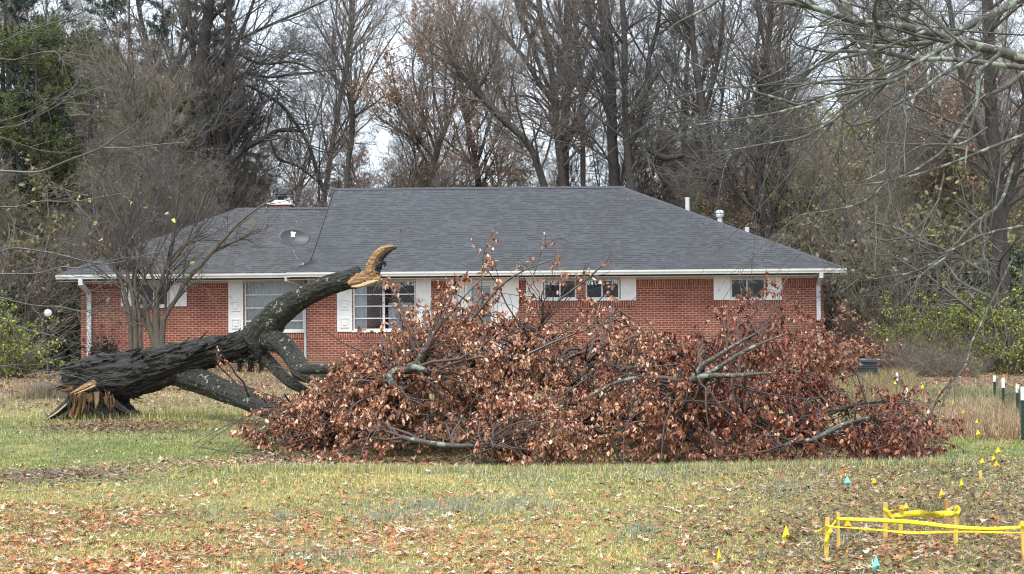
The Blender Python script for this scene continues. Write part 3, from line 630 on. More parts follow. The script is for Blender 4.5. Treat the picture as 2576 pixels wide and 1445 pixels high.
ribbon([(950, 672), (962, 662), (970, 664), (966, 672)], 21.9, [5, 5, 3, 1.5], .03, 'bark_fallen', 'splinter', up)
for q in range(16):
    x = gt.uniform(915, 950); y = gt.uniform(690, 716); ribbon([(x, y), (x + gt.uniform(5, 14), y - gt.uniform(-4, 10)), (x + gt.uniform(14, 24), y - gt.uniform(-2, 14))], 21.7, [3, 2, .4], .015, gt.choice(['wood_pale', 'wood_raw', 'wood_rot']), 'splinter', up, 5)
for q in range(46):   # frayed fibres of the butt, pointing back over the stump
    x = gt.uniform(175, 250); y = gt.uniform(915, 985); l_ = gt.uniform(20, 62); ribbon([(x, y), (x - l_ * .5, y + gt.uniform(-6, 8)), (x - l_, y + gt.uniform(-10, 16))], 23.1 + gt.uniform(-.35, .2), [6, 4, .8], .03, ['bark_fallen', 'bark_fallen', 'bark_dark', 'bark_fallen', 'bark_dark', 'wood_rot'][q % 6], 'splinter', ft, 7)
# stump with torn roots
st = thing('tree_stump', 'torn orange and black stump where the fallen trunk snapped off', 'tree stump', base_t)
b = MB(); gs = np.random.default_rng(5); k = 64; n = 16; V = []
c0 = gnd(238, 1053); sc_ = c0[1] / F
for j in range(n):
    z = j / (n - 1) * .42
    for i in range(k):
        th = 2 * math.pi * i / k; fl = .34 + .34 * math.exp(-z * 6) * (1 + .6 * math.sin(5 * th + 1)) + .035 * math.sin(17 * th + z * 3) + .008 * gs.normal()
        V.append((c0[0] + math.cos(th) * fl * 1.15 + .12 * z, c0[1] + .02 + math.sin(th) * fl * .62, c0[2] - .06 + z * (1 + .12 * math.sin(3 * th) + .05 * gs.normal())))
b.add(V, [(j * k + i, j * k + (i + 1) % k, (j + 1) * k + (i + 1) % k, (j + 1) * k + i) for j in range(n - 1) for i in range(k)] + [tuple((n - 1) * k + i for i in range(k))])
b.build('root_flare', M['bark_fallen'], st, True)
ribbon([(116, 1056), (150, 1034), (182, 1004), (200, 985)], 23.0, [5, 11, 14, 9], .14, 'bark_fallen', 'root', st)
ribbon([(114, 1056), (140, 1041), (166, 1019), (180, 1003)], 22.85, [1.4, 2.4, 2.6, 1], .05, 'wood_pale', 'root', st)
ribbon([(285, 1015), (315, 1034), (345, 1052)], 23.0, [12, 8, 2], .12, 'bark_fallen', 'root', st)
ribbon([(262, 1010), (285, 1035), (300, 1054)], 22.9, [9, 7, 3], .1, 'bark_fallen', 'root', st)
ribbon([(190, 1052), (202, 1020), (205, 995), (210, 984)], 22.75, [5, 7, 7, 4], .06, 'wood_rot', 'torn_face', st)
ribbon([(206, 1040), (212, 1015), (214, 988)], 22.7, [1.5, 4, 5], .05, 'wood_raw', 'torn_face', st)
ribbon([(176, 1050), (188, 1024), (196, 1000)], 22.8, [5, 7, 4], .05, 'wood_rot', 'torn_face', st)
ribbon([(242, 986), (243, 1008), (240, 1030)], 22.7, [7, 6, .6], .04, 'wood_pale', 'torn_face', st)
ribbon([(222, 990), (226, 1002), (224, 1012)], 22.7, [9, 8, 4], .04, 'wood_raw', 'torn_face', st)
ribbon([(264, 998), (268, 1012), (274, 1026)], 22.75, [7, 6, 1.5], .04, 'wood_rot', 'torn_face', st)
ribbon([(178, 990), (194, 983), (214, 974), (234, 964), (243, 966)], 22.6, [1, 5, 7, 8, 4], .08, 'wood_raw', 'torn_face', st, 18)
ribbon([(186, 992), (210, 983), (240, 970)], 22.55, [.6, 1.6, 2.4], .03, 'wood_pale', 'torn_face', st)
for q in range(70):
    x = gs.uniform(168, 285); y = gs.uniform(984, 1004); l_ = gs.uniform(10, 40); ribbon([(x + gs.uniform(-3, 3), y + l_), (x + gs.uniform(-2, 2), y + l_ * .4), (x + gs.uniform(-3, 3), y - gs.uniform(0, 8))], 22.72 + gs.uniform(0, .12), [.8, gs.uniform(1, 2.6), .5], .015, ['wood_rot', 'bark_fallen', 'wood_raw', 'bark_fallen', 'wood_rot'][q % 5], 'splinter', st, 6)
# wood chip on the grass by the stump
p = gnd(378, 1046)
tag(mk('wood_chip', [p + np.array(q) for q in ((-.09, 0, .01), (-.02, -.04, .05), (.09, -.01, .02), (.03, .05, .04), (-.05, .04, .05), (0, 0, 0))], [(0, 1, 2, 3, 4), (0, 5, 1), (1, 5, 2), (2, 5, 3), (3, 5, 4), (4, 5, 0)], M['wood_pale']),
    'pale flat wood chip lying on the grass right of the stump', 'wood chip')

# crown: branches reaching from the limbs to every part of the crown, twigs, leaves
PB = [(585, 1105), (640, 1080), (740, 1058), (760, 990), (800, 940), (860, 915), (930, 925), (985, 870), (1060, 800), (1130, 790), (1200, 815), (1290, 825), (1350, 810), (1430, 835), (1560, 830), (1700, 845), (1760, 890), (1830, 925), (1950, 885), (2040, 960),
      (2090, 1050), (2190, 1085), (2270, 1055), (2335, 1080), (2360, 1110), (2380, 1150), (2290, 1180), (2000, 1186), (1700, 1188), (1400, 1188), (1100, 1186), (860, 1150), (700, 1176), (600, 1150)]
def inside(x, y, poly):
    c = np.zeros(len(x), bool); px, py = np.array(poly, float).T; j = len(poly) - 1
    for i in range(len(poly)):
        k = ((py[i] > y) != (py[j] > y)) & (x < (px[j] - px[i]) * (y - py[i]) / (py[j] - py[i] + 1e-9) + px[i]); c ^= k; j = i
    return c
def ptv(x, y, D):
    Rm = np.array(ROT); d = np.stack([(x - 1288) / F, -(y - 722.5) / F, -np.ones_like(x)], 1) @ Rm.T; s = D / d[:, 1]
    return np.array([0, 0, CAMZ]) + d * s[:, None]
def envelope(n, g, poly=PB):
    out = []
    while sum(map(len, out)) < n:
        x = g.uniform(560, 2400, 4 * n); y = g.uniform(700, 1200, 4 * n); k = inside(x, y, poly); x, y = x[k], y[k]
        front = 15.3 + np.clip(1188 - y, 0, 420) / 420 * 2.6 + np.clip(900 - x, 0, 300) / 300 * 2.2; lim = np.where(y > 800, (CAMZ - .08) * F / np.maximum(y - 787, 1), 30)
        D = front + g.random(len(x)) ** 1.2 * 3.2; D = np.minimum(D, lim); ok = (D > front - .4) & ~((((x - 1140) / 190) ** 2 + ((y - 1150) / 42) ** 2 < 1) & (D < 17.2)); out.append(ptv(x[ok], y[ok], D[ok]))
    return np.concatenate(out)[:n]
LP = np.array([l[0] for l in limbs[1:]]); LR = np.array([l[1] for l in limbs[1:]])
flatP = LP.reshape(-1, 3); flatR = LR.reshape(-1)
def reach(T, g, n=8, r0=.018):
    d2 = ((T[:, None] - flatP[None]) ** 2).sum(2) + g.random((len(T), len(flatP))) * 1.2; j = d2.argmin(1); A = flatP[j]; u = np.linspace(0, 1, n)[None, :, None]
    P = A[:, None] * (1 - u) + T[:, None] * u; L = np.linalg.norm(T - A, axis=1)
    wob = g.normal(size=(len(T), 1, 3)) * np.sin(u * np.pi) * .16 * L[:, None, None] + np.array([0, 0, 1.]) * np.sin(u * np.pi) * .12 * L[:, None, None] + g.normal(size=(len(T), n, 3)) * .018
    r = np.minimum(flatR[j] * .6, r0 * (.6 + g.random(len(T))))[:, None] * (1 - .75 * u[:, :, 0]); return P + wob, r
limb([(1480, 1000), (1560, 960), (1650, 950), (1730, 962)], [16.2, 16.2], [3, 5, 5, 6], 30, 12, .04, 'bark_lichen')
limb([(880, 965), (940, 958), (1000, 962)], [17.4, 17.2], [9, 10, 10], 30, 16, .05, 'bark_lichen')
gc = np.random.default_rng(21)
T = envelope(820, gc); BP, BR = reach(T, gc)
sprig = [(1210, 740, 17.4), (1228, 650, 17.3), (1175, 700, 17.2), (1300, 660, 17.4), (1400, 640, 17.3), (1420, 690, 17.2), (1480, 660, 17.3), (1370, 690, 17.5), (1340, 720, 17.3), (1530, 720, 17.2), (1120, 720, 17.4), (1125, 690, 17.3), (1860, 745, 16.6), (1905, 740, 16.6), (1950, 735, 16.5), (1990, 730, 16.5),
         (1840, 780, 16.7), (1900, 790, 16.6), (1950, 800, 16.6), (2000, 795, 16.6), (1960, 850, 16.7), (1990, 860, 16.6), (1810, 800, 16.8), (2020, 830, 16.6), (970, 720, 17.9), (985, 760, 17.8), (1010, 790, 17.8), (1050, 800, 17.8), (925, 830, 18), (545, 870, 20.4), (560, 900, 20.4), (575, 950, 20.2), (2390, 1120, 16.3), (2350, 1050, 16.6),
         (500, 1120, 18), (620, 1100, 17.6), (590, 1130, 17.4), (650, 1150, 17.2)]
sprig = sprig + [(x + gc.uniform(-22, 22), y + gc.uniform(-14, 20), d + gc.uniform(-.1, .1)) for x, y, d in sprig[:28] + sprig[34:38]]
TS = np.array([pt(*s) for s in sprig]); SP, SR = reach(TS, gc, 8, .012)
AP = np.concatenate([BP, SP]); AR = np.concatenate([BR, SR])
P2, R2 = grow(BP, BR, 3600, .2, 1, .42, R(48), -.35, .13, 6, .5, .35, .0028, g=gc)
P2s, R2s = grow(SP, SR, 230, .62, 1, .24, R(45), -.3, .13, 6, .5, .35, .0025, g=gc)
P3, R3 = grow(P2, R2, 4200, .3, 1, .26, R(50), -.5, .15, 4, .6, .4, .002, g=gc)

Pb, Rb = grow(BP, BR, 420, .3, .9, .9, R(50), .1, .16, 7, .6, .3, .004, g=gc); V, Fq = join([tubes(Pb, Rb, 4), tubes(AP, AR, 5), tubes(P2, R2, 3), tubes(P2s, R2s, 3), tubes(P3, R3, 3)]); br_ = mk('branches', V, Fq, [M['twig_brown'], M['near_twig']], ft)
mi = np.zeros(len(Fq), np.int32); mi[:420 * 6 * 4] = 1; br_.data.polygons.foreach_set('material_index', mi)
# extra long arcing sprays that stand above the crown and spread low on the left
arcs = [([(1212, 760), (1212, 690), (1222, 620), (1250, 568)], 17.4, [1.6, .8]), ([(1190, 800), (1260, 720), (1320, 680), (1400, 650)], 17.2, [3.5, 1.2]), ([(1400, 760), (1480, 700), (1530, 650), (1540, 630)], 17.2, [3, 1]), ([(1340, 700), (1370, 620), (1410, 600), (1440, 612)], 17.3, [1.4, .7]),
        ([(1035, 890), (1010, 810), (1000, 730), (960, 710)], 17.6, [2.5, .8]), ([(1180, 760), (1130, 740), (1060, 800)], 17.4, [2, .8]), ([(480, 1120), (560, 1135), (640, 1142), (720, 1150)], [17.6, 17], [.8, 2.4]), ([(530, 1060), (560, 1120), (590, 1140), (640, 1165)], [18, 17], [.6, 1.8]),
        ([(1240, 1188), (1238, 1120), (1250, 1085)], 15.6, [3, 1.4]), ([(1295, 1110), (1310, 1140), (1370, 1175), (1450, 1188)], 15.6, [2.6, 2]), ([(1130, 1165), (1200, 1140), (1262, 1120)], 15.7, [1.6, 1.8]), ([(1560, 1090), (1600, 1062), (1720, 1060)], 16, [4, 1.6]), ([(1545, 1110), (1540, 1080), (1562, 1085)], 16, [3, 3]),
        ([(1545, 1110), (1556, 1150), (1590, 1182)], 15.7, [3, 3.6]), ([(1700, 1115), (1640, 1150), (1560, 1130)], 15.8, [1.5, 1]), ([(1620, 800), (1700, 870), (1900, 812)], 17.2, [2, 1]), ([(2330, 1075), (2360, 1000), (2395, 960), (2420, 930)], 16.7, [3, 1.2]), ([(2040, 1160), (2060, 1100), (2180, 1075)], 15.9, [2, 1.4]),
        ([(930, 755), (960, 705), (1010, 720), (1045, 760)], 18, [1.2, .6]), ([(2280, 1100), (2400, 1120), (2430, 1140)], 16.2, [1.6, .8]), ([(1330, 890), (1420, 850), (1560, 800)], 16.9, [3.5, 1.5]), ([(1480, 950), (1400, 1000), (1300, 1020)], 16.4, [2.4, 1.2]), ([(1720, 1010), (1800, 960), (1900, 985), (2050, 1010)], 16.3, [3.4, 1.4])]
AA = []; AB = []
for L, D, r_ in arcs:
    P, r = resample(zpoly(L, D), rpoly(r_, D, len(L)), 12); AA.append(P); AB.append(r)
AA = np.array(AA); AB = np.array(AB); P4, R4 = grow(AA, AB, 170, .3, 1, .35, R(45), -.1, .12, 6, .5, .4, .0022, g=gc)
own = ((P4[:, 0][:, None, None] - AA[None]) ** 2).sum(-1).min(2).argmin(1)
for q in range(len(AA)):
    s_ = own == q; V, Fq = join([tubes(AA[q:q + 1], AB[q:q + 1], 6)] + ([tubes(P4[s_], R4[s_], 3)] if s_.any() else [])); mk('arching_branch', V, Fq, M['near_twig_l' if q % 3 else 'near_twig'], ft)
def sample(P, n, g, t0=.1):
    N, k, _ = P.shape; i = g.integers(0, N, n); t = (t0 + (1 - t0) * g.random(n)) * (k - 1.001); f = t.astype(int); u = (t - f)[:, None]; return P[i, f] * (1 - u) + P[i, f + 1] * u
pos = np.concatenate([sample(P2, 68000, gc), sample(P3, 98000, gc, 0), sample(P2s, 1900, gc), sample(P4[:120], 700, gc)]); pos = pos[pos[:, 2] > .03]; px_, py_ = 1288 + pos[:, 0] * F / pos[:, 1], 787 - (pos[:, 2] - CAMZ) * F / pos[:, 1]; pos = pos[~((px_ > 2125) & (px_ < 2225) & (py_ > 880) & (py_ < 972) & (gc.random(len(pos)) < .93))]
cl = np.sin(pos[:, 0] * 3.1 + 1.2 * np.sin(pos[:, 2] * 4)) * np.sin(pos[:, 1] * 2.7 + 1) + .8 * np.sin(pos[:, 2] * 5.3 + pos[:, 0] * 2.2) * np.sin(pos[:, 0] * 5.9 - pos[:, 1] * 3.3)
pos = pos[gc.random(len(pos)) < np.clip(.72 + .75 * cl, .10, 1)]; cl2 = np.sin(pos[:, 0] * 2.3 + 2) * np.sin(pos[:, 2] * 3.7 + pos[:, 1] * 1.9)
N = len(pos); px = 1288 + pos[:, 0] * F / pos[:, 1]
cA = pick([(.36, .22, .145), (.26, .115, .062), (.17, .070, .042), (.52, .38, .29), (.085, .035, .026), (.38, .19, .075)], N, gc, [.24, .22, .17, .20, .10, .07])
cB = pick([(.21, .085, .05), (.14, .050, .034), (.075, .028, .022), (.33, .20, .14), (.25, .10, .05)], N, gc, [.3, .3, .2, .1, .1])
cA, cB = cA * np.array([1.5, 1.36, 1.27]), cB * np.array([1.5, 1.26, 1.18]); wr = np.clip((px - 1450) / 450, 0, 1)[:, None] * .85 + .08; wr = wr + .28 * cl2[:, None]; cc = np.where(gc.random((N, 1)) < wr, cB, cA)
V, Fq = leaves(pos, gc.uniform(.030, .068, N), gc, 1.1, .58); mk('foliage', V, Fq, M['leaf'], ft, col=np.repeat(cc, 6, 0))
# fallen leaves lying below the crown edge

# ------------------------------------------------------------------ trees from drawn stems
def ztree(name, label, cat, stems, D, bm, tm, twig, group=None, k=14, seed=1, n=16, leafspec=None, ground=True, part='trunk', seeds=0, root=None):
    """stems: list of (picture polyline, radii px, first one is the trunk); twig: list of (M, len, ang, bias, wig, rmin) levels"""
    g = np.random.default_rng(seed); P0 = []; R0 = []
    for s in stems:
        L, r_ = s[0], s[1]; Dd = s[2] if len(s) > 2 else D; P, r = resample(zpoly(L, Dd), rpoly(r_, Dd, len(L)) * (1.5 if len(stems) == 23 else 1), n); P0.append(P); R0.append(r)
    P0 = np.array(P0); R0 = np.array(R0)
    base = P0[0, 0].copy()
    if root is not None: base = np.array([root[0], root[1], float(gz(root[0], root[1]))])
    if ground: base[2] = float(gz(base[0], base[1]))
    o = thing(name, label, cat, base, group)
    if ground:
        ext = []
        for i in range(len(P0)):
            if stems[i][0][0][1] > (600 if D > 50 else 800) and P0[i, 0, 2] > base[2]:
                q = P0[i, 0].copy(); q[2] = float(gz(q[0], q[1])) - .1; u = np.linspace(0, 1, 5)[:, None]; ext.append((q * (1 - u) + P0[i, 0] * u, np.linspace(1.35, 1, 5) * R0[i, 0]))
        if ext: E = tubes(np.array([e[0] for e in ext]), np.array([e[1] for e in ext]), k)
    V, Fq = tubes(P0, R0 * (1 + .06 * g.normal(size=R0.shape)), k)
    if ground and ext: V, Fq = join([(V, Fq), E])
    mk(part, V, Fq, M[bm], o, True)
    if root is not None:   # the stem these boughs spring from, beyond the frame
        tz = np.linspace(-.1, root[2] + 3, 14); TPk = np.stack([root[0] + .12 * np.sin(tz), root[1] + .1 * np.cos(tz * 1.3), tz + base[2]], 1); E = [tubes(TPk[None], np.linspace(.26, .1, 14)[None], 16)]
        off_ = [i for i in range(len(P0)) if abs(P0[i, 0, 0]) > .345 * P0[i, 0, 1]]
        for i in off_:
            a_ = P0[i, 0]; d_ = nrm(P0[i, 0] - P0[i, 1]); hgt = float(np.clip(a_[2] + .25, 1.2, root[2] + 2)); b_ = np.array([np.interp(hgt, tz, TPk[:, 0]), np.interp(hgt, tz, TPk[:, 1]), hgt]); c_1 = a_ + d_ * .6
            u = np.linspace(0, 1, 9)[:, None]; E.append(tubes((a_ * (1 - u) ** 2 + c_1 * 2 * u * (1 - u) + b_ * u ** 2)[None], (R0[i, 0] * (1 + 1.2 * u[:, 0]))[None], 8))
        mk('trunk', *join(E), M[bm], o, True)
    lv = [(P0, R0)]; cur = (P0, R0); acc = []
    for q, (m_, ln, an, bi, wg, rm) in enumerate(twig):
        if q == 0: src = cur
        elif q == 1: src = acc[0]
        else: src = acc[-1]
        npt = 8 if q == 0 else 6 if q == 1 else 5 if q == 2 else 4
        acc.append(grow(src[0], np.minimum(src[1], (.10, .045, .022, .014)[q] if D > 30 else 9), m_, .12 if q == 0 else .2, 1, ln, R(an), bi, wg, npt, .55, .35, rm, g=g))
    if acc:
        V, Fq = join([tubes(a[0], a[1], 5 if q == 0 else 3) for q, a in enumerate(acc)]); mk('crown', V, Fq, M[tm], o)
    if leafspec:
        nl, cols, s0, s1, mt = leafspec; pp = sample(acc[-1][0], nl, g, .3); V, Fq = leaves(pp, g.uniform(s0, s1, nl), g, .5, .6); mk('foliage', V, Fq, M[mt], o, col=np.repeat(pick(cols, nl, g), 6, 0))
    if seeds:
        pp = acc[-1][0][g.integers(0, len(acc[-1][0]), seeds), -1] + g.normal(size=(seeds, 3)) * .008; r = g.uniform(.006, .013, seeds)[:, None, None]
        octa = np.array([(1, 0, 0), (-1, 0, 0), (0, 1, 0), (0, -1, 0), (0, 0, 1.3), (0, 0, -1.3)], float); V = (pp[:, None] + octa[None] * r).reshape(-1, 3)
        f8 = np.array([(0, 2, 4), (2, 1, 4), (1, 3, 4), (3, 0, 4), (2, 0, 5), (1, 2, 5), (3, 1, 5), (0, 3, 5)]); Fq = (f8[None] + (np.arange(seeds) * 6)[:, None, None]).reshape(-1, 3); mk('seed_pods', V, Fq, M['seed'], o, True)
    return o
def Z(L, ox, oy, s=.3353): return [(ox + x * s, oy + y * s) for x, y in L]
z1 = lambda *L: Z(L, 0, 0); z2 = lambda *L: Z(L, 857, 0); z3 = lambda *L: Z(L, 1712, 0); z4 = lambda *L: Z(L, 0, 477); z6 = lambda *L: Z(L, 1712, 477); z7 = lambda *L: Z(L, 0, 829, .1913); z8 = lambda *L: Z(L, 2073, 863.75, .2391)

# crape myrtle in front of the left wing
ztree('crape_myrtle', 'bare multi-stemmed crape myrtle with pale peeling bark in front of the left wing', 'tree', [
    (z4((1185, 1190), (1170, 950), (1190, 750), (1230, 620), (1280, 480), (1320, 250), (1330, 50), (1340, -150)), [11, 9, 6, 5, 4, 3, 2, 1]),
    (z4((1165, 1190), (1110, 980), (1080, 830), (1020, 780), (960, 700), (840, 560), (760, 380)), [8, 7, 5, 5, 4, 3, 1.5]),
    (z4((1215, 1180), (1230, 970), (1320, 830), (1400, 680), (1500, 580), (1600, 460), (1720, 330), (1800, 240), (1950, 130), (2100, 40)), [8, 7, 6, 6, 5.5, 5, 4, 3.5, 2.5, 1.5]),
    (z4((1230, 620), (1380, 430), (1480, 200), (1550, 0), (1600, -200)), [4, 3.5, 3, 2, 1]),
    (z4((1200, 1180), (1180, 850), (1260, 560), (1400, 400), (1560, 330)), [6, 5, 4, 3, 1.5]),
    (z4((985, 1180), (970, 960), (940, 800), (900, 660), (800, 450), (700, 250), (560, 100), (450, -50)), [6, 5.5, 5, 4.5, 3.5, 2.5, 2, 1]),
    (z4((1020, 1180), (1010, 900), (980, 720), (940, 560), (960, 300), (930, 100), (900, -150)), [7, 6, 5, 3.5, 2.5, 2, 1]),
    (z4((1055, 1180), (1045, 900), (1010, 700), (1060, 450), (1080, 200), (1110, -100)), [6, 5, 4, 3, 2, 1]),
    (z4((1190, 760), (1100, 560), (1000, 380), (860, 180), (760, -60)), [4, 3.4, 3, 2, 1])], 40.3, 'myrtle', 'twig',
    [(90, 2.5, 38, .22, .10, .005), (520, 1.2, 42, .15, .13, .0035), (2600, .5, 48, .05, .15, .0028)], seed=3, seeds=1100,
    leafspec=(26, [(.5, .55, .12), (.6, .5, .15), (.35, .4, .1)], .09, .17, 'leaf_g'))
# smaller leafless shrub by the left downspout
def brush(name, label, cat, vx, vy, D, h, n, m='twig', col=None, g=None, spread=.6, leafn=0, cols=None, ls=(.04, .08), group=None, loc=None, lm='leaf_g'):
    g = g or np.random.default_rng(int(vx * 7 + vy)); b0 = gnd(vx, vy) if D is None else np.array([pt(vx, vy, D)[0], D, 0]); b0[2] = float(gz(b0[0], b0[1])) if loc is None else loc[2]
    o = thing(name, label, cat, b0, group); S = np.zeros((n, 6, 3)); d = nrm(np.stack([g.normal(size=n) * spread, g.normal(size=n) * spread, np.ones(n)], 1)); q = g.normal(size=(n, 2)) * .25 * spread * h * .5
    S[:, :, :2] = q[:, None]; L = h * (.5 + .6 * g.random(n)); pos = S[:, 0].copy(); 
    for k in range(6): S[:, k] = pos; pos = pos + d * (L / 5)[:, None]; d = nrm(d + g.normal(size=(n, 3)) * .12 + np.array([0, 0, -.02]))
    Rr = np.linspace(1, .35, 6)[None] * np.full((n, 1), .008 + .004 * h)
    A = grow(S, Rr, n * 6, .2, 1, h * .4, R(40), .1, .15, 5, .55, .4, .003, g=g); B_ = grow(A[0], A[1], n * 18, .2, 1, h * .18, R(45), 0, .15, 4, .6, .4, .0028, g=g)
    V, Fq = join([tubes(S, Rr, 4), tubes(A[0], A[1], 3), tubes(B_[0], B_[1], 3)]); mk('stems', V, Fq, M[m], o, world=False)
    if leafn:
        pp = sample(np.concatenate([A[0][:, -4:], B_[0]]), leafn * 2, g, .1); pp = pp[np.argsort(-(np.sin(pp[:, 0] * 4 + 1.5 * pp[:, 2]) * np.sin(pp[:, 1] * 3.4 + 1) + np.sin(pp[:, 2] * 4.2 + pp[:, 0]) + g.normal(size=leafn * 2) * .5))[:leafn]]; V, Fq = leaves(pp, g.uniform(ls[0], ls[1], leafn), g, .35, .6); mk('foliage', V, Fq, M[lm], o, col=np.repeat(pick(cols, leafn, g), 6, 0), world=False)
    return o
brush('dead_shrub', 'dark dead shrub beside the left downspout', 'shrub', 262, 900, 42.6, 1.35, 26, 'twig_brown', spread=.35, leafn=500, cols=[(.05, .035, .03), (.12, .07, .05), (.03, .025, .025)], ls=(.07, .15), lm='leaf')
# short evergreen sprigs by the wall
YG_ = [(600, 946, .55), (628, 950, .75), (655, 952, .6)]
go_ = brush('small_evergreen', 'small dark evergreen sprigs at the foot of the brick wall under the arching trunk', 'shrub', 600, 946, 41.5, .8, 10, 'twig_brown', spread=.25, leafn=700, cols=[(.03, .055, .03), (.05, .08, .045)], ls=(.04, .09), group='small evergreens at the wall foot')
for vx, vy, h_ in YG_[1:]:
    c = copy_tree(go_); p = pt(vx, vy, 41.5); c.location = (p[0], 41.5, float(gz(p[0], 41.5))); c.scale = (h_ / .6,) * 3

# signature trees of the wood
TW = [(90, 3.2, 46, .3, .10, .018), (560, 1.7, 42, .2, .13, .011), (2600, .9, 42, .15, .15, .0078), (5200, .45, 42, .1, .16, .0064)]
def TWs(f, l=1.): return [(int(m_ * f), ln * l, a, bi, wg, rm) for m_, ln, a, bi, wg, rm in TW]
ztree('dark_tree', 'big dark twin-stemmed bare tree rising behind the left wing roof', 'tree', [
    (z1((1525, 1500), (1520, 900), (1510, 700), (1520, 500), (1530, 300), (1560, 150), (1580, -80)), [16, 15, 17, 18, 15, 13, 11]),
    (z1((1650, 1500), (1665, 1000), (1700, 700), (1720, 500), (1710, 300), (1720, -80)), [14, 12, 11, 11, 9, 8]),
    (z1((1500, 640), (1450, 400), (1420, 150), (1400, -80)), [8, 8, 7, 6]),
    (z1((1730, 620), (1850, 550), (2000, 580), (2200, 560), (2576, 520)), [5, 4.5, 4, 3, 1.2]),
    (z1((1690, 1150), (1760, 1050), (1830, 930), (1900, 830), (1980, 780), (2060, 700)), [9, 8, 8, 7, 5, 2]),
    (z1((1980, 790), (1940, 690), (1850, 640), (1740, 640)), [4, 4, 4, 3]),
    (z1((1680, 1260), (1850, 1110), (2000, 1035), (2080, 980), (2280, 985)), [8, 7, 6, 5.5, 4.5]),
    (z1((2030, 1060), (2090, 1190), (2240, 1250), (2400, 1380), (2450, 1440)), [3.5, 3.5, 3, 3, 2.5]),
    (z1((1900, 660), (2100, 780), (2200, 900), (2320, 1100), (2380, 1300), (2430, 1440)), [3.5, 4, 4, 4.5, 5, 5]),
    (z1((1600, 300), (1800, 290), (2000, 200), (2300, 70), (2500, -20)), [5, 4, 4, 3, 1.5]),
    (z1((1570, 150), (1680, 50), (1750, -80)), [6, 6, 5]),
    (z1((1740, 430), (1830, 200), (1900, 20), (1930, -80)), [6, 5, 4, 4]),
    (z1((1520, 640), (1620, 520), (1720, 420)), [7, 6, 5]),
    (z1((1780, 400), (1960, 480), (2200, 470), (2420, 560)), [4, 3.5, 3, 1.5])], 60, 'bark_dark', 'twig_dark', TWs(1.5), seed=5)
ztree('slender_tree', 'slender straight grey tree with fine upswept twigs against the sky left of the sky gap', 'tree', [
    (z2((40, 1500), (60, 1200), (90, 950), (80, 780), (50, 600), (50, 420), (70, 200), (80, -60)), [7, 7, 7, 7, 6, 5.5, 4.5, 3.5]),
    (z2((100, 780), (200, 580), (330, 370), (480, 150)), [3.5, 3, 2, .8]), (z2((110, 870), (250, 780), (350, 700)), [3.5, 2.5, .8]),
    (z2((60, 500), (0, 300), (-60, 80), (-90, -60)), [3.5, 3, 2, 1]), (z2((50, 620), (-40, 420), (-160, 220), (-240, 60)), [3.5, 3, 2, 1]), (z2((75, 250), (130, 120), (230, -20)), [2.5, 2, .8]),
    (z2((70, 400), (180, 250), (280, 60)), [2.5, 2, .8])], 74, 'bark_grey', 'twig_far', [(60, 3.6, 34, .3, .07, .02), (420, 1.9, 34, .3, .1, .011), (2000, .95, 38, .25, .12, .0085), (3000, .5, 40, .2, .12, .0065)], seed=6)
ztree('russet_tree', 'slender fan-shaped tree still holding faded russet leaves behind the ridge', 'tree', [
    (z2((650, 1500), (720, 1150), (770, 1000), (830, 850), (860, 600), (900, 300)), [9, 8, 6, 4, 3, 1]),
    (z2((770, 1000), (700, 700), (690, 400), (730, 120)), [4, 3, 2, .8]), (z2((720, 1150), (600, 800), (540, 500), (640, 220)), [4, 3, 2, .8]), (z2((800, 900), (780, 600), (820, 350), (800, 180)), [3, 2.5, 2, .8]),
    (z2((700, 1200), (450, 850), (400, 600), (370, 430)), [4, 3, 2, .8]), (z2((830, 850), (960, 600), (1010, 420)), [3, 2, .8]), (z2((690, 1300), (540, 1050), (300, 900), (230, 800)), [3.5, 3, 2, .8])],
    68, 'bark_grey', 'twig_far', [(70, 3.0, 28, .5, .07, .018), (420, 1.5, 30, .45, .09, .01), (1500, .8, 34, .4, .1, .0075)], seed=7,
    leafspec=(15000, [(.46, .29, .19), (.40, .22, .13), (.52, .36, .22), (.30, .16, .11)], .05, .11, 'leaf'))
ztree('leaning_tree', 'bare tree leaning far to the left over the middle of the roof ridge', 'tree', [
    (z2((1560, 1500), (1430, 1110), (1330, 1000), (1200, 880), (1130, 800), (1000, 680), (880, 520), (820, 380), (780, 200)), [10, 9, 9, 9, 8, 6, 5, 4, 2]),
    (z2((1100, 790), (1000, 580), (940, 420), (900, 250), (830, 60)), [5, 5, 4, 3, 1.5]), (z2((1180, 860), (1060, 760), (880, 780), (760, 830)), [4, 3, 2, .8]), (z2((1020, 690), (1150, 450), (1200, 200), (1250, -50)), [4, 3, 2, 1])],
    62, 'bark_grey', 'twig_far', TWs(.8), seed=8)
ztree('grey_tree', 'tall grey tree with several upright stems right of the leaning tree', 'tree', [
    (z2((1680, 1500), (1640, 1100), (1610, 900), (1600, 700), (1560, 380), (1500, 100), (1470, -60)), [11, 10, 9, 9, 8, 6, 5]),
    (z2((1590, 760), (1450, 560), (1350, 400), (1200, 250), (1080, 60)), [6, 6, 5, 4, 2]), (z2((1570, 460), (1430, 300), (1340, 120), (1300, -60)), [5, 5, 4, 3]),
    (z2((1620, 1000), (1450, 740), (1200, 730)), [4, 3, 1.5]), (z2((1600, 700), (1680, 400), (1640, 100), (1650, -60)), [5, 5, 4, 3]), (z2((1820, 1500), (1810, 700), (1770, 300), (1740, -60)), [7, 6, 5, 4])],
    66, 'bark_grey', 'twig_far', TWs(1.2), seed=9)
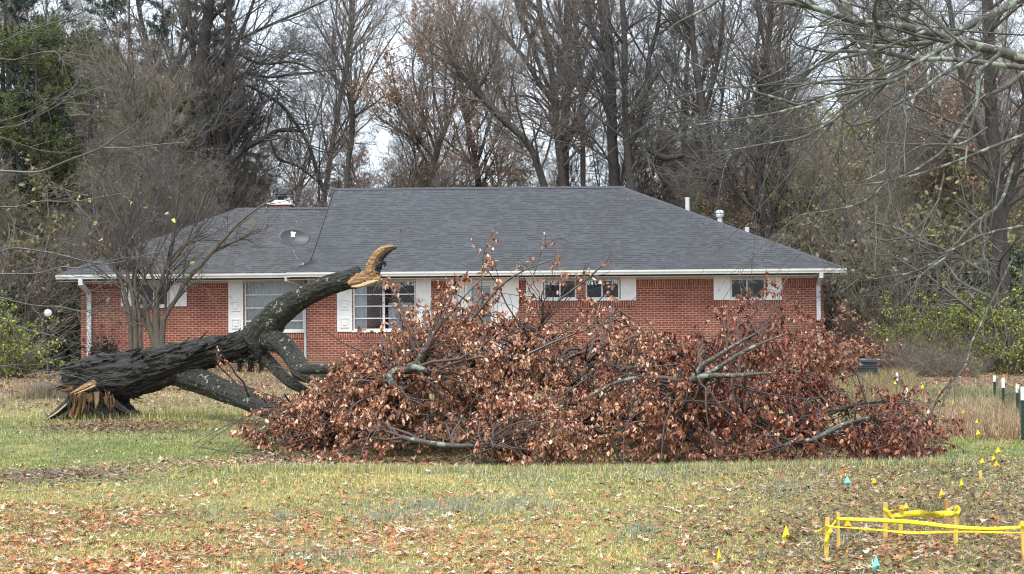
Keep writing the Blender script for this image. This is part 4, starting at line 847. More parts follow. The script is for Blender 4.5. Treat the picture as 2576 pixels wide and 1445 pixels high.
ztree('thick_tree', 'thick dark trunk rising right above the right end of the ridge', 'tree', [
    (z2((2060, 1500), (2040, 1100), (2030, 800), (2020, 500), (1990, 200), (1960, -60)), [15, 13, 13, 13, 15, 15]), (z2((2010, 420), (1880, 220), (1850, -60)), [6, 6, 5])], 58, 'bark_dark', 'twig_dark', TWs(.42), seed=10)
ztree('straight_tree', 'straight dark trunk standing close beside the thick trunk above the ridge end', 'tree', [
    (z2((2190, 1500), (2150, 1100), (2130, 700), (2130, 300), (2110, -60)), [12, 9, 8, 8, 7]), (z2((2180, 1080), (2290, 720), (2310, 450), (2380, 200), (2400, -60)), [8, 7, 6, 5, 4]),
    (z2((2160, 1070), (2300, 1110), (2400, 1180), (2480, 1185), (2576, 1165)), [5, 6, 8, 7, 6])], 57, 'bark_dark', 'twig_dark', TWs(.42), seed=12)
ztree('lichened_tree', 'dark trunk with pale green lichen patches behind the right roof slope', 'tree', [
    (z3((240, 1500), (200, 1200), (170, 900), (140, 650), (100, 400), (80, 100), (70, -60)), [15, 14, 11, 10, 8, 7, 6]), (z3((160, 850), (250, 600), (300, 300), (330, -60)), [5, 5, 4, 3])], 57, 'bark_dark', 'twig_dark', TWs(.42), seed=13)
ztree('upright_tree', 'plain upright dark trunk behind the roof slope right of the lichened trunk', 'tree', [
    (z3((590, 1500), (590, 1100), (590, 800), (620, 600), (660, 300), (690, -60)), [11, 11, 11, 9, 8, 6])], 59, 'bark_dark', 'twig_dark', TWs(.42), seed=14)
ztree('forked_tree', 'dark V-shaped forked tree with brown torn bark above the right roof slope', 'tree', [
    (z6((670, 420), (640, 250), (570, 120), (480, -20), (380, -150), (300, -330)), [16, 14, 12, 9, 7, 5]), (z6((650, 260), (720, 100), (760, -50), (800, -200), (790, -400)), [11, 10, 8, 6, 4]), (z6((640, 230), (610, 60), (590, -120), (600, -400)), [9, 9, 8, 6])], 56.5, 'bark_dark', 'twig_dark', TWs(.42), seed=15)
ztree('massive_tree', 'massive dark trunk wrapped in vines at the right edge among yellow-green bushes', 'tree', [
    (z6((2330, 1430), (2340, 1200), (2390, 1000), (2400, 600), (2390, 300), (2370, 0), (2350, -300), (2330, -600), (2300, -1500)), [34, 24, 22, 20, 19, 18, 17, 16, 13]),
    (z6((2390, 350), (2480, 0), (2560, -400), (2600, -900)), [10, 10, 9, 8]), (z6((2360, -100), (2200, -500), (2080, -1000), (2000, -1500)), [9, 8, 7, 5]), (z6((2420, 1240), (2576, 800), (2700, 600)), [5, 4, 3])], 38, 'bark_dark', 'twig_dark',
    [(60, 2.6, 50, .1, .12, .011), (360, 1.3, 45, .1, .14, .006), (1500, .6, 45, .1, .16, .004)], seed=16, k=20)

# ------------------------------------------------------------------ the wood: copied trees
def wild(seed, h, r, nl, crown0, spread, leaf=None, m='bark_grey', f=1., fine=1.):
    g = np.random.default_rng(seed); n = 18; P = np.zeros((1, n, 3)); d = np.array([g.normal() * .06, g.normal() * .06, 1.])
    for i in range(1, n): P[0, i] = P[0, i - 1] + nrm(d) * h / (n - 1); d = d + g.normal(size=3) * .05
    Rr = (r * (1.25 * np.exp(-np.linspace(0, 1, n) * 14) * .5 + 1 - .85 * np.linspace(0, 1, n)))[None]
    A = grow(P, Rr, nl, crown0, .98, h * .34, R(38), .45, .09, 9, .5, .25, .02, g=g, lenpow=0)
    V, Fq = join([tubes(P, Rr, 10), tubes(A[0], A[1], 5)])
    B_ = grow(A[0], A[1], int(nl * 9 * f), .15, 1, h * .12 * spread, R(42), .3, .12, 7, .5, .35, .011, g=g)
    C1 = grow(B_[0], B_[1], int(nl * 52 * f), .15, 1, h * .058 * spread, R(42), .25, .14, 5, .55, .4, .0085 * fine, g=g)
    D1 = grow(C1[0], C1[1], int(nl * 190 * f), .1, 1, h * .034 * spread, R(42), .15, .15, 4, .6, .4, .0060 * fine, g=g)
    return (V, Fq), join([tubes(B_[0], B_[1], 4), tubes(C1[0], C1[1], 3), tubes(D1[0], D1[1], 3)]), D1[0], g
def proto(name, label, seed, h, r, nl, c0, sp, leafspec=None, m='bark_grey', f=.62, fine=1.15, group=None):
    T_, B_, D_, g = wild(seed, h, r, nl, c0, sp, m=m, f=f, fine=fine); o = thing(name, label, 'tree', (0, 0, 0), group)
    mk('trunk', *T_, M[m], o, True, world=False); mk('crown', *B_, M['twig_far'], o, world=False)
    if leafspec:
        nlf, cols, s0, s1, mt = leafspec; V, Fq = leaves(sample(D_, nlf, g), g.uniform(s0, s1, nlf), g, .45, .6); mk('foliage', V, Fq, M[mt], o, col=np.repeat(pick(cols, nlf, g), 6, 0), world=False)
    return o
GR = 'bare trees of the wood behind the house'
lab = 'bare grey-brown tree standing in the wood behind the house'
protos = [proto('bare_tree', lab, 100 + i, h, r, nl, c0, sp, None, 'bark_grey' if i % 2 else 'bark_dark', f * .62, 1.15, group=GR) for i, (h, r, nl, c0, sp, f) in enumerate([(22, .24, 34, .22, 1, 1.), (19, .17, 30, .15, 1.1, 1.1), (24, .3, 38, .3, 1, 1.), (17, .13, 30, .1, 1.1, 1.1)])]
gf = np.random.default_rng(77); used = set()
def place(pr, x, y, s, key):
    o = pr if key not in used else copy_tree(pr); used.add(key)
    o.location = (x, y, float(gz(x, y)) - .1); o.rotation_euler = (gf.normal() * .03, gf.normal() * .03, gf.uniform(0, 6.28)); o.scale = (s * gf.uniform(.9, 1.1), s * gf.uniform(.9, 1.1), s); return o
def xw(vx, D): return (vx - 1288) / F * D
npl = 0
for lo, hi, cnt, D0, D1, s0, s1 in ((-60, 480, 11, 58, 95, .8, 1.1), (480, 860, 4, 70, 100, .75, 1.), (860, 1180, 4, 84, 125, .5, .72), (1180, 1420, 3, 74, 115, .8, 1.05), (1420, 2000, 7, 66, 110, .85, 1.15), (2000, 2650, 9, 56, 100, .8, 1.1)):
    for q in range(cnt):
        vx = lo + (hi - lo) * (q + gf.random()) / cnt; D = D0 + (D1 - D0) * ((q * 7 % cnt) + gf.random()) / cnt; k_ = int(gf.integers(0, 4)); place(protos[k_], xw(vx, D), D, gf.uniform(s0, s1), k_); npl += 1
# saplings: dense low growth of the wood edge
GS = 'leafless saplings at the edge of the wood'
saps = [proto('sapling', 'thin leafless sapling at the edge of the wood', 200 + i, h, .05, 26, .04, 1.5, None, 'bark_grey', 1.0, .9, GS) for i, h in enumerate((8.5, 7, 10))]
for lo, hi, cnt, D0, D1 in ((-60, 600, 20, 50, 70), (600, 1000, 7, 62, 80), (1000, 1700, 12, 64, 90), (1700, 2100, 9, 60, 76), (2100, 2650, 12, 50, 70)):
    for q in range(cnt):
        vx = lo + (hi - lo) * (q + gf.random()) / cnt; D = D0 + (D1 - D0) * ((q * 5 % cnt) + gf.random()) / cnt; k_ = int(gf.integers(0, 3)); place(saps[k_], xw(vx, D), D, gf.uniform(.75, 1.25), 'sap%d' % k_); npl += 1
# russet-leaved young trees
GU = 'young russet-leaved trees of the wood'
ru = proto('russet_sapling', 'young tree holding thin faded russet leaves in the wood', 301, 10, .08, 30, .1, 1.3, (8000, [(.42, .25, .16), (.34, .18, .11), (.50, .34, .2), (.26, .13, .09)], .04, .10, 'leaf'), group=GU)
for vx, D, s in ((960, 70, .85), (1010, 66, .6), (920, 72, .7), (1060, 70, .7), (1110, 74, 1.15), (1150, 68, .6), (1230, 76, .7), (1180, 78, 1.0), (1290, 72, .62), (1000, 82, 1.1), (1340, 80, .9), (1500, 74, 1.2), (1995, 56, .72), (2040, 58, .8), (1960, 62, .9), (2500, 52, 1.0), (900, 78, .7), (640, 70, .8)): place(ru, xw(vx, D), D, s, 'ru')
GYY = 'yellow-leaved young trees of the wood'
ye = proto('yellow_sapling', 'young tree with sparse yellow-green leaves in the wood', 302, 9, .07, 28, .06, 1.4, (4200, [(.42, .40, .09), (.30, .33, .09), (.22, .26, .08), (.5, .42, .1)], .07, .15, 'leaf_g'), group=GYY)
for vx, D, s in ((2000, 62, .8), (2060, 66, 1.05), (1780, 64, .75), (1850, 62, .8), (1900, 66, .7), (2140, 60, .9), (2090, 57, .8), (2180, 55, .9), (2420, 52, .8), (2330, 60, 1.), (2450, 56, .9), (700, 64, .62), (560, 62, .5), (330, 58, .7), (240, 60, .95), (1170, 84, .7), (2550, 60, 1.1), (2250, 64, 1.2), (760, 70, .6)): place(ye, xw(vx, D), D, s, 'ye')
# pines on the left
def pine(name, label, seed, h, cols, group, nb=70, nn=52000, sz=(.10, .2)):
    g = np.random.default_rng(seed); o = thing(name, label, 'tree', (0, 0, 0), group); n = 14; P = np.zeros((1, n, 3)); P[0, :, 2] = np.linspace(0, h, n); P[0, :, :2] += np.cumsum(g.normal(size=(n, 2)) * .06, 0); Rr = np.linspace(.2, .03, n)[None]
    A = grow(P, Rr, nb, .15, 1, h * .30, R(75), .1, .06, 9, .4, .3, .015, g=g, lenpow=0); B_ = grow(A[0], A[1], nb * 9, .2, 1, h * .09, R(45), .1, .1, 6, .5, .4, .008, g=g)
    V, Fq = join([tubes(P, Rr, 9), tubes(A[0], A[1], 4), tubes(B_[0], B_[1], 3)]); mk('trunk', V, Fq, M['bark_dark'], o, True, world=False)
    pp = sample(B_[0], nn, g, .3); V, Fq = leaves(pp, g.uniform(*sz, nn), g, .0, .085, axis=np.array([0, 0, .25])); clump = np.sin(pp[:, :1] * 1.3) * np.sin(pp[:, 1:2] * 1.7) * np.sin(pp[:, 2:] * 1.1)
    mk('foliage', V, Fq, M['needle'], o, col=np.repeat(pick(cols, nn, g) * (1 + .25 * clump), 6, 0), world=False); return o
p1 = pine('pine_tree', 'soft yellow-green pine with drooping boughs in the wood at the upper left', 400, 14, [(.17, .20, .075), (.12, .155, .06), (.22, .235, .09)], 'yellow-green pines at the upper left')
for vx, D, s in ((130, 54, .86), (330, 57, .74), (230, 55, .82), (420, 60, .8), (60, 57, .9)): place(p1, xw(vx, D), D, s, 'p1')
p2 = pine('spruce_tree', 'dark blue-green evergreen in the wood on the left', 401, 14, [(.085, .125, .09), (.115, .16, .12), (.06, .09, .07)], 'dark evergreens on the left')
for vx, D, s in ((400, 62, .95), (460, 68, 1.08), (60, 56, .72), (-20, 58, 1.1), (170, 55, .5), (540, 74, .9), (20, 64, 1.25), (300, 72, 1.2)): place(p2, xw(vx, D), D, s, 'p2')
# bushes and ground brush along the edge of the wood
def bush(name, label, seed, h, cols, group, n=34, leafn=5200, ls=(.05, .11), mat_='leaf_g'):
    o = brush(name, label, 'bush', 1288, 900, 60, h, n, 'twig_far', g=np.random.default_rng(seed), spread=.75, leafn=leafn, cols=cols, ls=ls, group=group, lm=mat_); return o
bs = {'yg': bush('leafy_bush', 'yellow-green leafy bush at the foot of the wood', 501, 2.6, [(.36, .40, .08), (.20, .25, .06), (.10, .13, .04), (.48, .48, .11), (.07, .09, .03)], 'yellow-green bushes at the foot of the wood', leafn=3600),
      'dk': bush('evergreen_bush', 'dark green bush at the foot of the wood', 502, 2.4, [(.055, .085, .04), (.08, .115, .05), (.035, .055, .03)], 'dark green bushes at the foot of the wood', leafn=8000),
      'ol': bush('olive_bush', 'olive-brown half-bare bush at the edge of the wood', 503, 2.6, [(.17, .17, .07), (.13, .11, .06), (.24, .23, .09)], 'olive half-bare bushes at the edge of the wood', leafn=3600),
      'tw': bush('bare_bush', 'leafless grey bush at the edge of the wood', 504, 2.6, [(.2, .15, .1)], 'leafless bushes at the edge of the wood', n=60, leafn=300)}
def putb(k_, vx, D, s):
    place(bs[k_], xw(vx, D), D, s, k_)
for vx, D, s in ((2230, 44, .5), (2290, 42, .6), (2350, 42.5, .85), (2430, 41, .75), (2470, 37, .4), (2530, 36.5, .75), (2590, 36, .8), (2500, 44, 1.0), (2575, 41, 1.0), (-20, 38, .8), (30, 38.5, .55), (2140, 52, 1.2), (180, 39.5, .22)): putb('yg', vx, D, s)
for vx, D, s in ((2130, 49, 1.1), (2170, 48, 1.0), (2210, 47, .8), (2250, 48, 1.3), (2310, 48, 1.4), (2400, 45, 1.2), (2110, 56, 1.4), (2150, 58, 1.8), (10, 46, 1.2), (60, 48, 1.4), (120, 50, 1.5), (170, 52, 1.5), (190, 47, .9), (90, 44, .6), (-30, 44, 1.2), (30, 52, 1.7), (150, 46, .7), (200, 54, 1.6), (2520, 47, 1.5), (2590, 45, 1.5), (2460, 50, 1.6), (2200, 60, 2.0), (2290, 56, 1.9), (2370, 54, 1.9), (60, 60, 2.2), (160, 60, 2.2), (-40, 56, 2.2)): putb('dk', vx, D, s)
for q in range(40):
    vx = gf.uniform(2080, 2640) if q % 2 else gf.uniform(-60, 205); D = gf.uniform(48, 66); putb('ol', vx, D, gf.uniform(.9, 2.2))
for q in range(34):
    vx = [gf.uniform(2080, 2640), gf.uniform(-60, 205), gf.uniform(560, 1000)][q % 3]; D = gf.uniform(56, 68) if q % 3 == 2 else gf.uniform(44, 62); putb('tw', vx, D, gf.uniform(.9, 2.4))
for k_, vx, D, s in (('tw', 2285, 36, .42), ('tw', 2330, 35.5, .45), ('tw', 2380, 35, .40), ('tw', 2420, 34.5, .3), ('tw', 2240, 37, .4)): putb(k_, vx, D, s)
# fallen leafy boughs right of the corner
for i_, (vx, vy, D, h_, lb) in enumerate(((2110, 925, 38, 1.3, 'tall heap of brown leafy twigs right of the house corner'), (2165, 925, 37.5, 1.15, 'heap of brown leafy twigs just above the air conditioner'), (2215, 930, 37, .9, 'low heap of brown leafy twigs right of the air conditioner'), (2090, 935, 33, .7, 'low brown leafy twigs left of the air conditioner'))):
    brush('brush_heap', lb, 'brush', vx, vy, D, h_ * 1.25, 44, 'twig_brown', spread=.8, leafn=3200, cols=[(.34, .16, .09), (.42, .26, .16), (.22, .10, .06)], ls=(.06, .12), lm='leaf')

# ------------------------------------------------------------------ overhanging boughs near the camera
gA = [(z3((2600, 460), (2400, 390), (2200, 345), (2030, 300), (1830, 240), (1650, 195), (1480, 185), (1300, 160), (1180, 120), (1000, 60), (800, 15), (620, -10), (400, -90)), [9, 8, 8, 7, 7, 6, 6, 5.5, 5.5, 5, 5, 4, 3], [10.5, 10]),
      (z3((2700, -90), (2560, -20), (2400, 80), (2200, 170), (2050, 260), (1880, 310), (1700, 345), (1450, 345), (1300, 310)), [9, 8, 7, 7, 6, 5, 3.5, 2.5, 1.5], [11.5, 10.5]),
      (z3((2700, 520), (2400, 490), (2200, 460), (2000, 445), (1750, 440), (1500, 390), (1300, 385), (1100, 385), (950, 360), (840, 320), (830, 250), (870, 205), (1020, 205), (1170, 160)), [5.5, 5, 4.5, 4, 4, 3.5, 3, 2.5, 2, 1.7, 1.5, 1.5, 1.8, 2], [10.2, 9.8]),
      (z3((1830, 240), (1600, 330), (1450, 385), (1200, 440), (1000, 500), (850, 580), (600, 640), (300, 650)), [4, 3.2, 3, 2.5, 2, 1.7, 1.2, .6], [10.1, 9.6]),
      (z3((2100, 300), (1900, 400), (1750, 480), (1680, 570), (1500, 640), (1300, 690), (1100, 730), (920, 795), (750, 745), (520, 680), (440, 620), (250, 550), (50, 450)), [4.5, 4.2, 4, 4, 3.5, 3.2, 3, 2.7, 2.3, 2, 1.5, 1.1, .6], [10.2, 9.2]),
      (z3((2250, 400), (2110, 480), (1900, 600), (1750, 720), (1600, 790), (1450, 900), (1260, 940), (1230, 860), (1270, 780), (1400, 680), (1450, 600), (1560, 470)), [3.6, 3.2, 3, 2.5, 2.4, 2.2, 2, 2, 1.8, 1.6, 1.5, 1.5], 9.8),
      (z3((2400, 400), (2250, 540), (2230, 700), (2200, 880), (2150, 1100), (2130, 1320)), [4, 3.5, 3, 2.5, 2, 1], 9.9),
      (z3((2700, 420), (2600, 520), (2450, 650), (2270, 730), (2200, 820), (2000, 1100), (1880, 1200), (1700, 1310), (1500, 1370), (1200, 1400)), [5, 4.5, 4, 3, 3, 2.8, 2.4, 2, 1.5, .8], [10.5, 9.5]),
      (z3((1900, 400), (1500, 640), (1180, 880), (1050, 960), (900, 1040), (700, 1070), (590, 1090), (450, 1115), (250, 1140), (100, 1120)), [2.4, 2.4, 2.5, 2.4, 2.2, 1.8, 1.5, 1.2, .9, .6], [10, 9]),
      (z3((1400, 680), (1230, 790), (1120, 900), (1000, 940), (920, 965), (800, 920)), [2, 2, 2, 1.6, 1.2, .7], 9.6),
      (z3((920, 795), (750, 840), (600, 870), (300, 910), (150, 935), (0, 935)), [2, 1.9, 1.8, 1.6, 1, .6], 9.5),
      (z3((2300, 960), (2100, 1080), (1800, 1100), (1500, 1300), (1250, 1400)), [2.2, 2, 1.8, 1.4, .7], 9.6),
      (z3((2050, 480), (1950, 730), (1960, 870), (1940, 1000)), [1.8, 1.6, 1.2, .6], 9.7),
      (z3((-100, 260), (-50, 190), (100, 110), (200, 60), (290, -10), (380, -120)), [1, 1.4, 2.2, 2.6, 3, 3.4], 9.4),
      (z3((1070, -60), (1300, 40), (1600, 105), (1850, 190), (2150, 235), (2576, 265)), [1.2, 2, 2.2, 2, 1.8, 1.6], 10.8),
      (z3((1180, 100), (1060, 170), (980, 250), (940, 340), (880, 400), (740, 530), (600, 590)), [1.8, 1.8, 1.7, 1.6, 1.6, 1.3, .7], 9.8),
      (z6((2600, -420), (1900, -150), (1550, -50), (1450, 40), (1300, 120), (1100, 160), (900, 190)), [3, 2.2, 1.8, 1.6, 1.5, 1.2, .6], [10, 9.3]),
      (z6((1980, -120), (1900, 190), (1800, 340), (1640, 370), (1500, 380), (1350, 300), (1240, 190)), [2, 1.9, 1.8, 1.7, 1.5, 1.1, .6], 9.6),
      (z6((2500, -200), (2400, 100), (2200, 260), (2000, 480), (1800, 600), (1600, 650), (1400, 660), (1290, 500), (1270, 420)), [3, 2.8, 2.6, 2.4, 2, 1.6, 1.3, .9, .5], [10, 9.5]),
      (z6((2700, 260), (2300, 330), (2000, 470), (1900, 470), (1700, 370), (1560, 330)), [2.5, 2.2, 2, 1.7, 1.2, .6], 9.7),
      (z6((2000, 500), (1800, 650), (1700, 800), (1620, 930)), [1.6, 1.4, 1, .5], 9.5),
      (z8((1990, -900), (1700, -300), (1550, 0), (1500, 200), (1380, 400), (1250, 620), (1200, 800), (1170, 920)), [1.6, 1.5, 1.3, 1.1, .9, .8, .7, .4], [9.4, 9]),
      (z8((1500, 200), (1420, 190), (1250, 150)), [1, .8, .4], 9.2)]
ztree('overhanging_tree', 'pale lichened boughs and drooping bare twigs reaching in from the upper right', 'tree', gA, 10, 'bark_lichen', 'near_twig',
      [(120, 1.1, 38, -.15, .10, .003), (420, .62, 40, -.1, .13, .0021), (900, .3, 45, -.05, .14, .0016)], seed=31, n=26, k=10, ground=False, part='bough', root=(7.0, 11.2, 5.2))
gB = [(z1((-120, 380), (0, 320), (230, 225), (450, 160), (650, 80), (750, 60)), [2, 2, 1.7, 1.4, 1, .6]), (z1((-100, 430), (0, 440), (110, 450), (230, 410), (420, 385), (650, 420), (780, 435)), [1.6, 1.5, 1.6, 1.4, 1.2, .9, .5]),
      (z1((-120, 960), (0, 915), (200, 850), (450, 720), (600, 620), (700, 550)), [1.8, 1.7, 1.5, 1.3, 1, .6]), (z1((-120, 980), (0, 960), (150, 940), (400, 810), (600, 700), (780, 620), (900, 560)), [2, 2, 1.9, 1.6, 1.3, 1, .6]),
      (z1((-150, 1280), (0, 1285), (130, 1290), (300, 1290), (500, 1210), (760, 1110), (900, 1010), (1050, 910), (1120, 830)), [3, 3, 3.2, 3.2, 2.8, 2.4, 2, 1.6, .8]), (z1((760, 1110), (950, 1110), (1250, 1080), (1420, 1060), (1600, 950)), [1.8, 1.5, 1.4, 1, .5]),
      (z1((-100, 1000), (0, 1030), (150, 1080), (300, 1130), (500, 1150)), [1.5, 1.4, 1.2, .9, .5]), (z1((-150, 120), (0, 50), (130, -30)), [2, 1.6, 1.2]),
      (z4((-120, 120), (0, 130), (130, 130), (300, 90), (560, 90), (800, 50), (1050, 10)), [2, 2, 2, 1.6, 1.5, 1.2, .6]), (z4((-120, 480), (0, 470), (110, 440), (400, 480), (700, 550), (880, 550), (1100, 490), (1250, 460)), [2.4, 2.4, 2.6, 2, 1.7, 1.4, 1.2, .6]),
      (z4((-120, 640), (0, 635), (280, 630), (470, 580), (600, 590), (900, 520), (1150, 500)), [2.2, 2.2, 2, 1.8, 1.5, 1.1, .5]), (z4((-60, 160), (0, 210), (200, 330), (360, 380)), [1, 1, .9, .5]),
      (z4((-120, 800), (0, 810), (150, 850), (300, 875), (450, 880), (620, 915), (720, 890), (830, 850)), [1.9, 1.9, 1.8, 1.6, 1.5, 1.2, .9, .5]), (z4((-100, 960), (0, 980), (200, 1050), (400, 1100), (600, 1160)), [1.9, 1.8, 1.5, 1.2, .6]),
      (z7((-300, 520), (0, 490), (250, 460), (600, 465)), [1.1, 1, .9, .5]), (z7((-300, 420), (100, 490), (400, 540), (750, 570), (1100, 650), (1280, 715), (1400, 670), (1570, 655)), [1.1, 1.1, 1, 1, .9, .9, .7, .5])]
ztree('overhanging_tree', 'thin dark wet twigs reaching in across the left edge of the view', 'tree', gB, 10.5, 'near_twig_l', 'near_twig_l',
      [(70, .8, 38, 0, .10, .0026), (260, .4, 42, 0, .13, .0019), (300, .2, 45, 0, .14, .0015)], seed=32, n=22, k=6, ground=False, part='bough', root=(-6.6, 10.8, 4.6))

# ------------------------------------------------------------------ stakes, tape, flags, posts
def lift(p, h): return np.array([p[0], p[1], p[2] + h])
def text_mesh(s, size, name='lettering'):
    cu = bpy.data.curves.new('tmp', 'FONT'); cu.body = s; cu.size = size; cu.extrude = 0; cu.align_x = 'LEFT'; cu.resolution_u = 2
    o = bpy.data.objects.new('tmp', cu); C.objects.link(o); bpy.context.view_layer.update(); dg = bpy.context.evaluated_depsgraph_get(); me = bpy.data.meshes.new_from_object(o.evaluated_get(dg)); bpy.data.objects.remove(o)
    V = np.array([v.co[:] for v in me.vertices]); Fs = [tuple(p.vertices) for p in me.polygons]; bpy.data.meshes.remove(me); return V, Fs
z9 = lambda x, y: (2003.9 + x * .2221, 1174.7 + y * .2221)
stk = [((335, 1025), (350, 575), 45, 'stake', 'leftmost yellow stake of the taped-off patch, wrapped by a slanting strip of tape'), ((475, 955), (470, 520), 30, 'stake', 'slim yellow stake holding the left end of the long front tape'),
       ((1005, 820), (1007, 405), 45, 'stake', 'yellow stake at the left end of the lettered back tape'), ((1172, 828), (1190, 440), 42, 'stake', 'yellow stake just left of the small yellow flag in the back tape'),
       ((1730, 835), (1698, 372), 50, 'stake_raw', 'leaning bare wooden stake behind the right end of the back tape'), ((1800, 905), (1812, 450), 46, 'stake', 'yellow stake with tape knotted over its top at the right end of the back tape'),
       ((2580, 1060), (2553, 615), 44, 'stake', 'yellow stake at the right frame edge holding the right ends of the front tapes')]
SP_ = []
for (bx, by), (tx, ty), w_, m_, lb in stk:
    p = gnd(*z9(bx, by)); D = p[1]; q = pt(*z9(tx, ty), D - .01); hw = w_ * .2221 * D / F / 2; up_ = nrm(q - p); sx_ = nrm(np.cross(up_, [0, -1., 0])); fy = np.cross(sx_, up_)
    b = MB(); pb = p - up_ * .15; V = []
    for c, s in ((pb, .3), (p - up_ * .02, 1), (p * .5 + q * .5, 1), (q, .98)):
        for a_, b_ in ((-1, -1), (1, -1), (1, 1), (-1, 1)): V.append(c + sx_ * hw * a_ * s + fy * .009 * b_)
    b.add(V, [(j * 4 + i, j * 4 + (i + 1) % 4, j * 4 + 4 + (i + 1) % 4, j * 4 + 4 + i) for j in range(3) for i in range(4)] + [(0, 3, 2, 1), (12, 13, 14, 15)])
    o = b.build('stake', M[m_]); me = o.data; me.transform(Matrix.Translation(-Vector(p))); o.location = p; tag(o, lb, 'stake'); SP_.append((p, q, hw))
def at(vx, vy, D): return pt(*z9(vx, vy), D)
def tape(L, Ds, ws, name, label, tw=0, n=60, seed=1, text=None, parent=None, sag=0):
    g = np.random.default_rng(seed); P = np.array([at(x, y, d) for (x, y), d in zip(L, Ds)]); P, hw = resample(P, np.array(ws) * .2221 * np.array(Ds) / F / 2, n); T_ = nrm(np.gradient(P, axis=0)); U = nrm(np.cross(T_, [0, -1., 0])); W = np.cross(T_, U)
    u = np.linspace(0, 1, n); ang = tw * u * math.pi + .25 * np.sin(u * 17 + seed) * (.4 + tw); V = []
    for i in range(n):
        a = U[i] * math.cos(ang[i]) + W[i] * math.sin(ang[i]); nn = np.cross(T_[i], a)
        wv = 1 + .07 * math.sin(i * .9 + seed) * math.sin(i * .23) + .05 * g.normal(); drop = np.array([0, 0, -.006 * math.sin(u[i] * math.pi * 3 + seed) * (n > 50)])
        for s, f in ((-1, .1), (-.3, .22), (.35, -.18), (1, .12)): V.append(P[i] + drop + a * hw[i] * (s * wv + .07 * math.sin(i * 1.7 + s)) + nn * hw[i] * (f * 1.2 + .08 * math.sin(i * 1.1 + s * 2)))
    Fq = [(i * 4 + k, i * 4 + k + 1, i * 4 + k + 5, i * 4 + k + 4) for i in range(n - 1) for k in range(3)]
    o = mk(name, V, Fq, M['yellow_tape'], parent, True); s_ = o.modifiers.new('s', 'SOLIDIFY'); s_.thickness = .0012
    if parent is None and label: tag(o, label, 'caution tape')
    return o, P
d3, d6, d2, d7, d1 = [SP_[i][0][1] for i in (2, 5, 1, 6, 0)]; d4 = SP_[3][0][1]
bt = thing('caution_tape', 'short yellow caution tape lettered about a buried gas pipeline, strung on the back stakes', 'caution tape', SP_[3][1] - np.array([0, 0, .1]))
tape([(1060, 552), (1172, 550), (1400, 540), (1600, 543), (1790, 540)], [d3 - .02, d4 - .02, d4, d6 + .05, d6 - .02], [20, 62, 82, 78, 55], 'band', None, n=60, seed=2, parent=bt)
tape([(1035, 500), (1100, 500), (1172, 480), (1215, 500)], [d3 - .025, d4, d4 - .03, d4 - .03], [16, 22, 34, 30], 'knot', None, tw=.5, n=16, seed=3, parent=bt)
tape([(985, 470), (1010, 500), (1040, 520), (1080, 580), (1105, 640), (1135, 690)], [d3 - .03] * 6, [30, 36, 40, 40, 30, 6], 'loose_end', None, tw=.4, n=20, seed=4, parent=bt)
tape([(1790, 470), (1815, 462), (1838, 480), (1830, 510), (1800, 530)], [d6 - .03] * 5, [30, 46, 44, 40, 30], 'knot', None, tw=.4, n=14, seed=5, parent=bt)
tape([(1700, 480), (1740, 495), (1800, 530), (1850, 555)], [d6 + .2, d6 + .1, d6 - .03, d6 - .03], [24, 40, 40, 8], 'loose_end', None, tw=.3, n=14, seed=6, parent=bt)
def letter(s, a, b_, h, parent, dy=-.012, name='lettering'):
    """text running from world point a to b_, height h"""
    V, Fs = text_mesh(s, 1); w_ = V[:, 0].max(); u = (b_ - a) / w_; up_ = np.array([0, 0, 1.]); up_ = nrm(up_ - nrm(u) * (nrm(u) @ up_)); mk(name, a + np.array([0, dy, 0]) + V[:, :1] * u + V[:, 1:2] * up_ * h, Fs, M['ink'], parent)
letter('CAUTION GAS PIPELINE BURIED BELOW', at(1212, 550, d4 - .012), at(1664, 548, d6 + .02), .0125 * 1.6, bt, -.03)
letter('CAU', at(1755, 538, d6 - .0), at(1800, 538, d6 - .03), .0125 * 1.5, bt, -.03)
f1 = thing('caution_tape', 'long upper yellow tape stretched across the front of the staked patch', 'caution tape', SP_[1][1] - np.array([0, 0, .08]))
q1 = [(455, 590), (480, 582), (800, 598), (1200, 632), (1600, 665), (2000, 688), (2300, 697), (2545, 692)]; dq = list(np.linspace(d2, d7, 8) - .02)
_, PT = tape(q1, dq, [24, 36, 48, 50, 50, 44, 42, 38], 'band', None, tw=0, n=120, seed=7, parent=f1)
letter('BURIED BELOW', at(490, 588, d2 - .02), at(625, 590, d2 - .02), .009, f1, -.03); letter('CAUTION GAS PIPELINE BURIED BELOW', at(860, 614, d2 + .0), at(1310, 652, d2 + .03), .008, f1, -.035); letter('CAUTION GAS PIPELINE BURIED BELOW', at(1420, 656, d2 + .03), at(1880, 688, d2 + .05), .008, f1, -.04)
tape([(460, 590), (430, 640), (390, 700), (355, 780), (322, 860)], [d2 - .03, d2 - .06, d1 - .03, d1 - .03, d1 - .03], [22, 36, 44, 44, 30], 'loose_end', None, tw=.2, n=24, seed=8, parent=f1)
tape([(2540, 640), (2560, 670), (2585, 690)], [d7 - .03] * 3, [30, 44, 40], 'knot', None, tw=.3, n=10, seed=9, parent=f1)
f2 = thing('caution_tape', 'twisted lower yellow tape stretched below the long front tape', 'caution tape', SP_[0][1] - np.array([0, 0, .1]))
q2 = [(335, 672), (400, 688), (560, 700), (760, 712), (1000, 722), (1250, 738), (1450, 742), (1700, 744), (2000, 748), (2300, 752), (2545, 742)]; dq2 = list(np.linspace(d1, d7, 11) - .03)
tape(q2, dq2, [30, 20, 12, 24, 22, 34, 36, 20, 22, 26, 16], 'band', None, tw=0, n=120, seed=10, parent=f2)
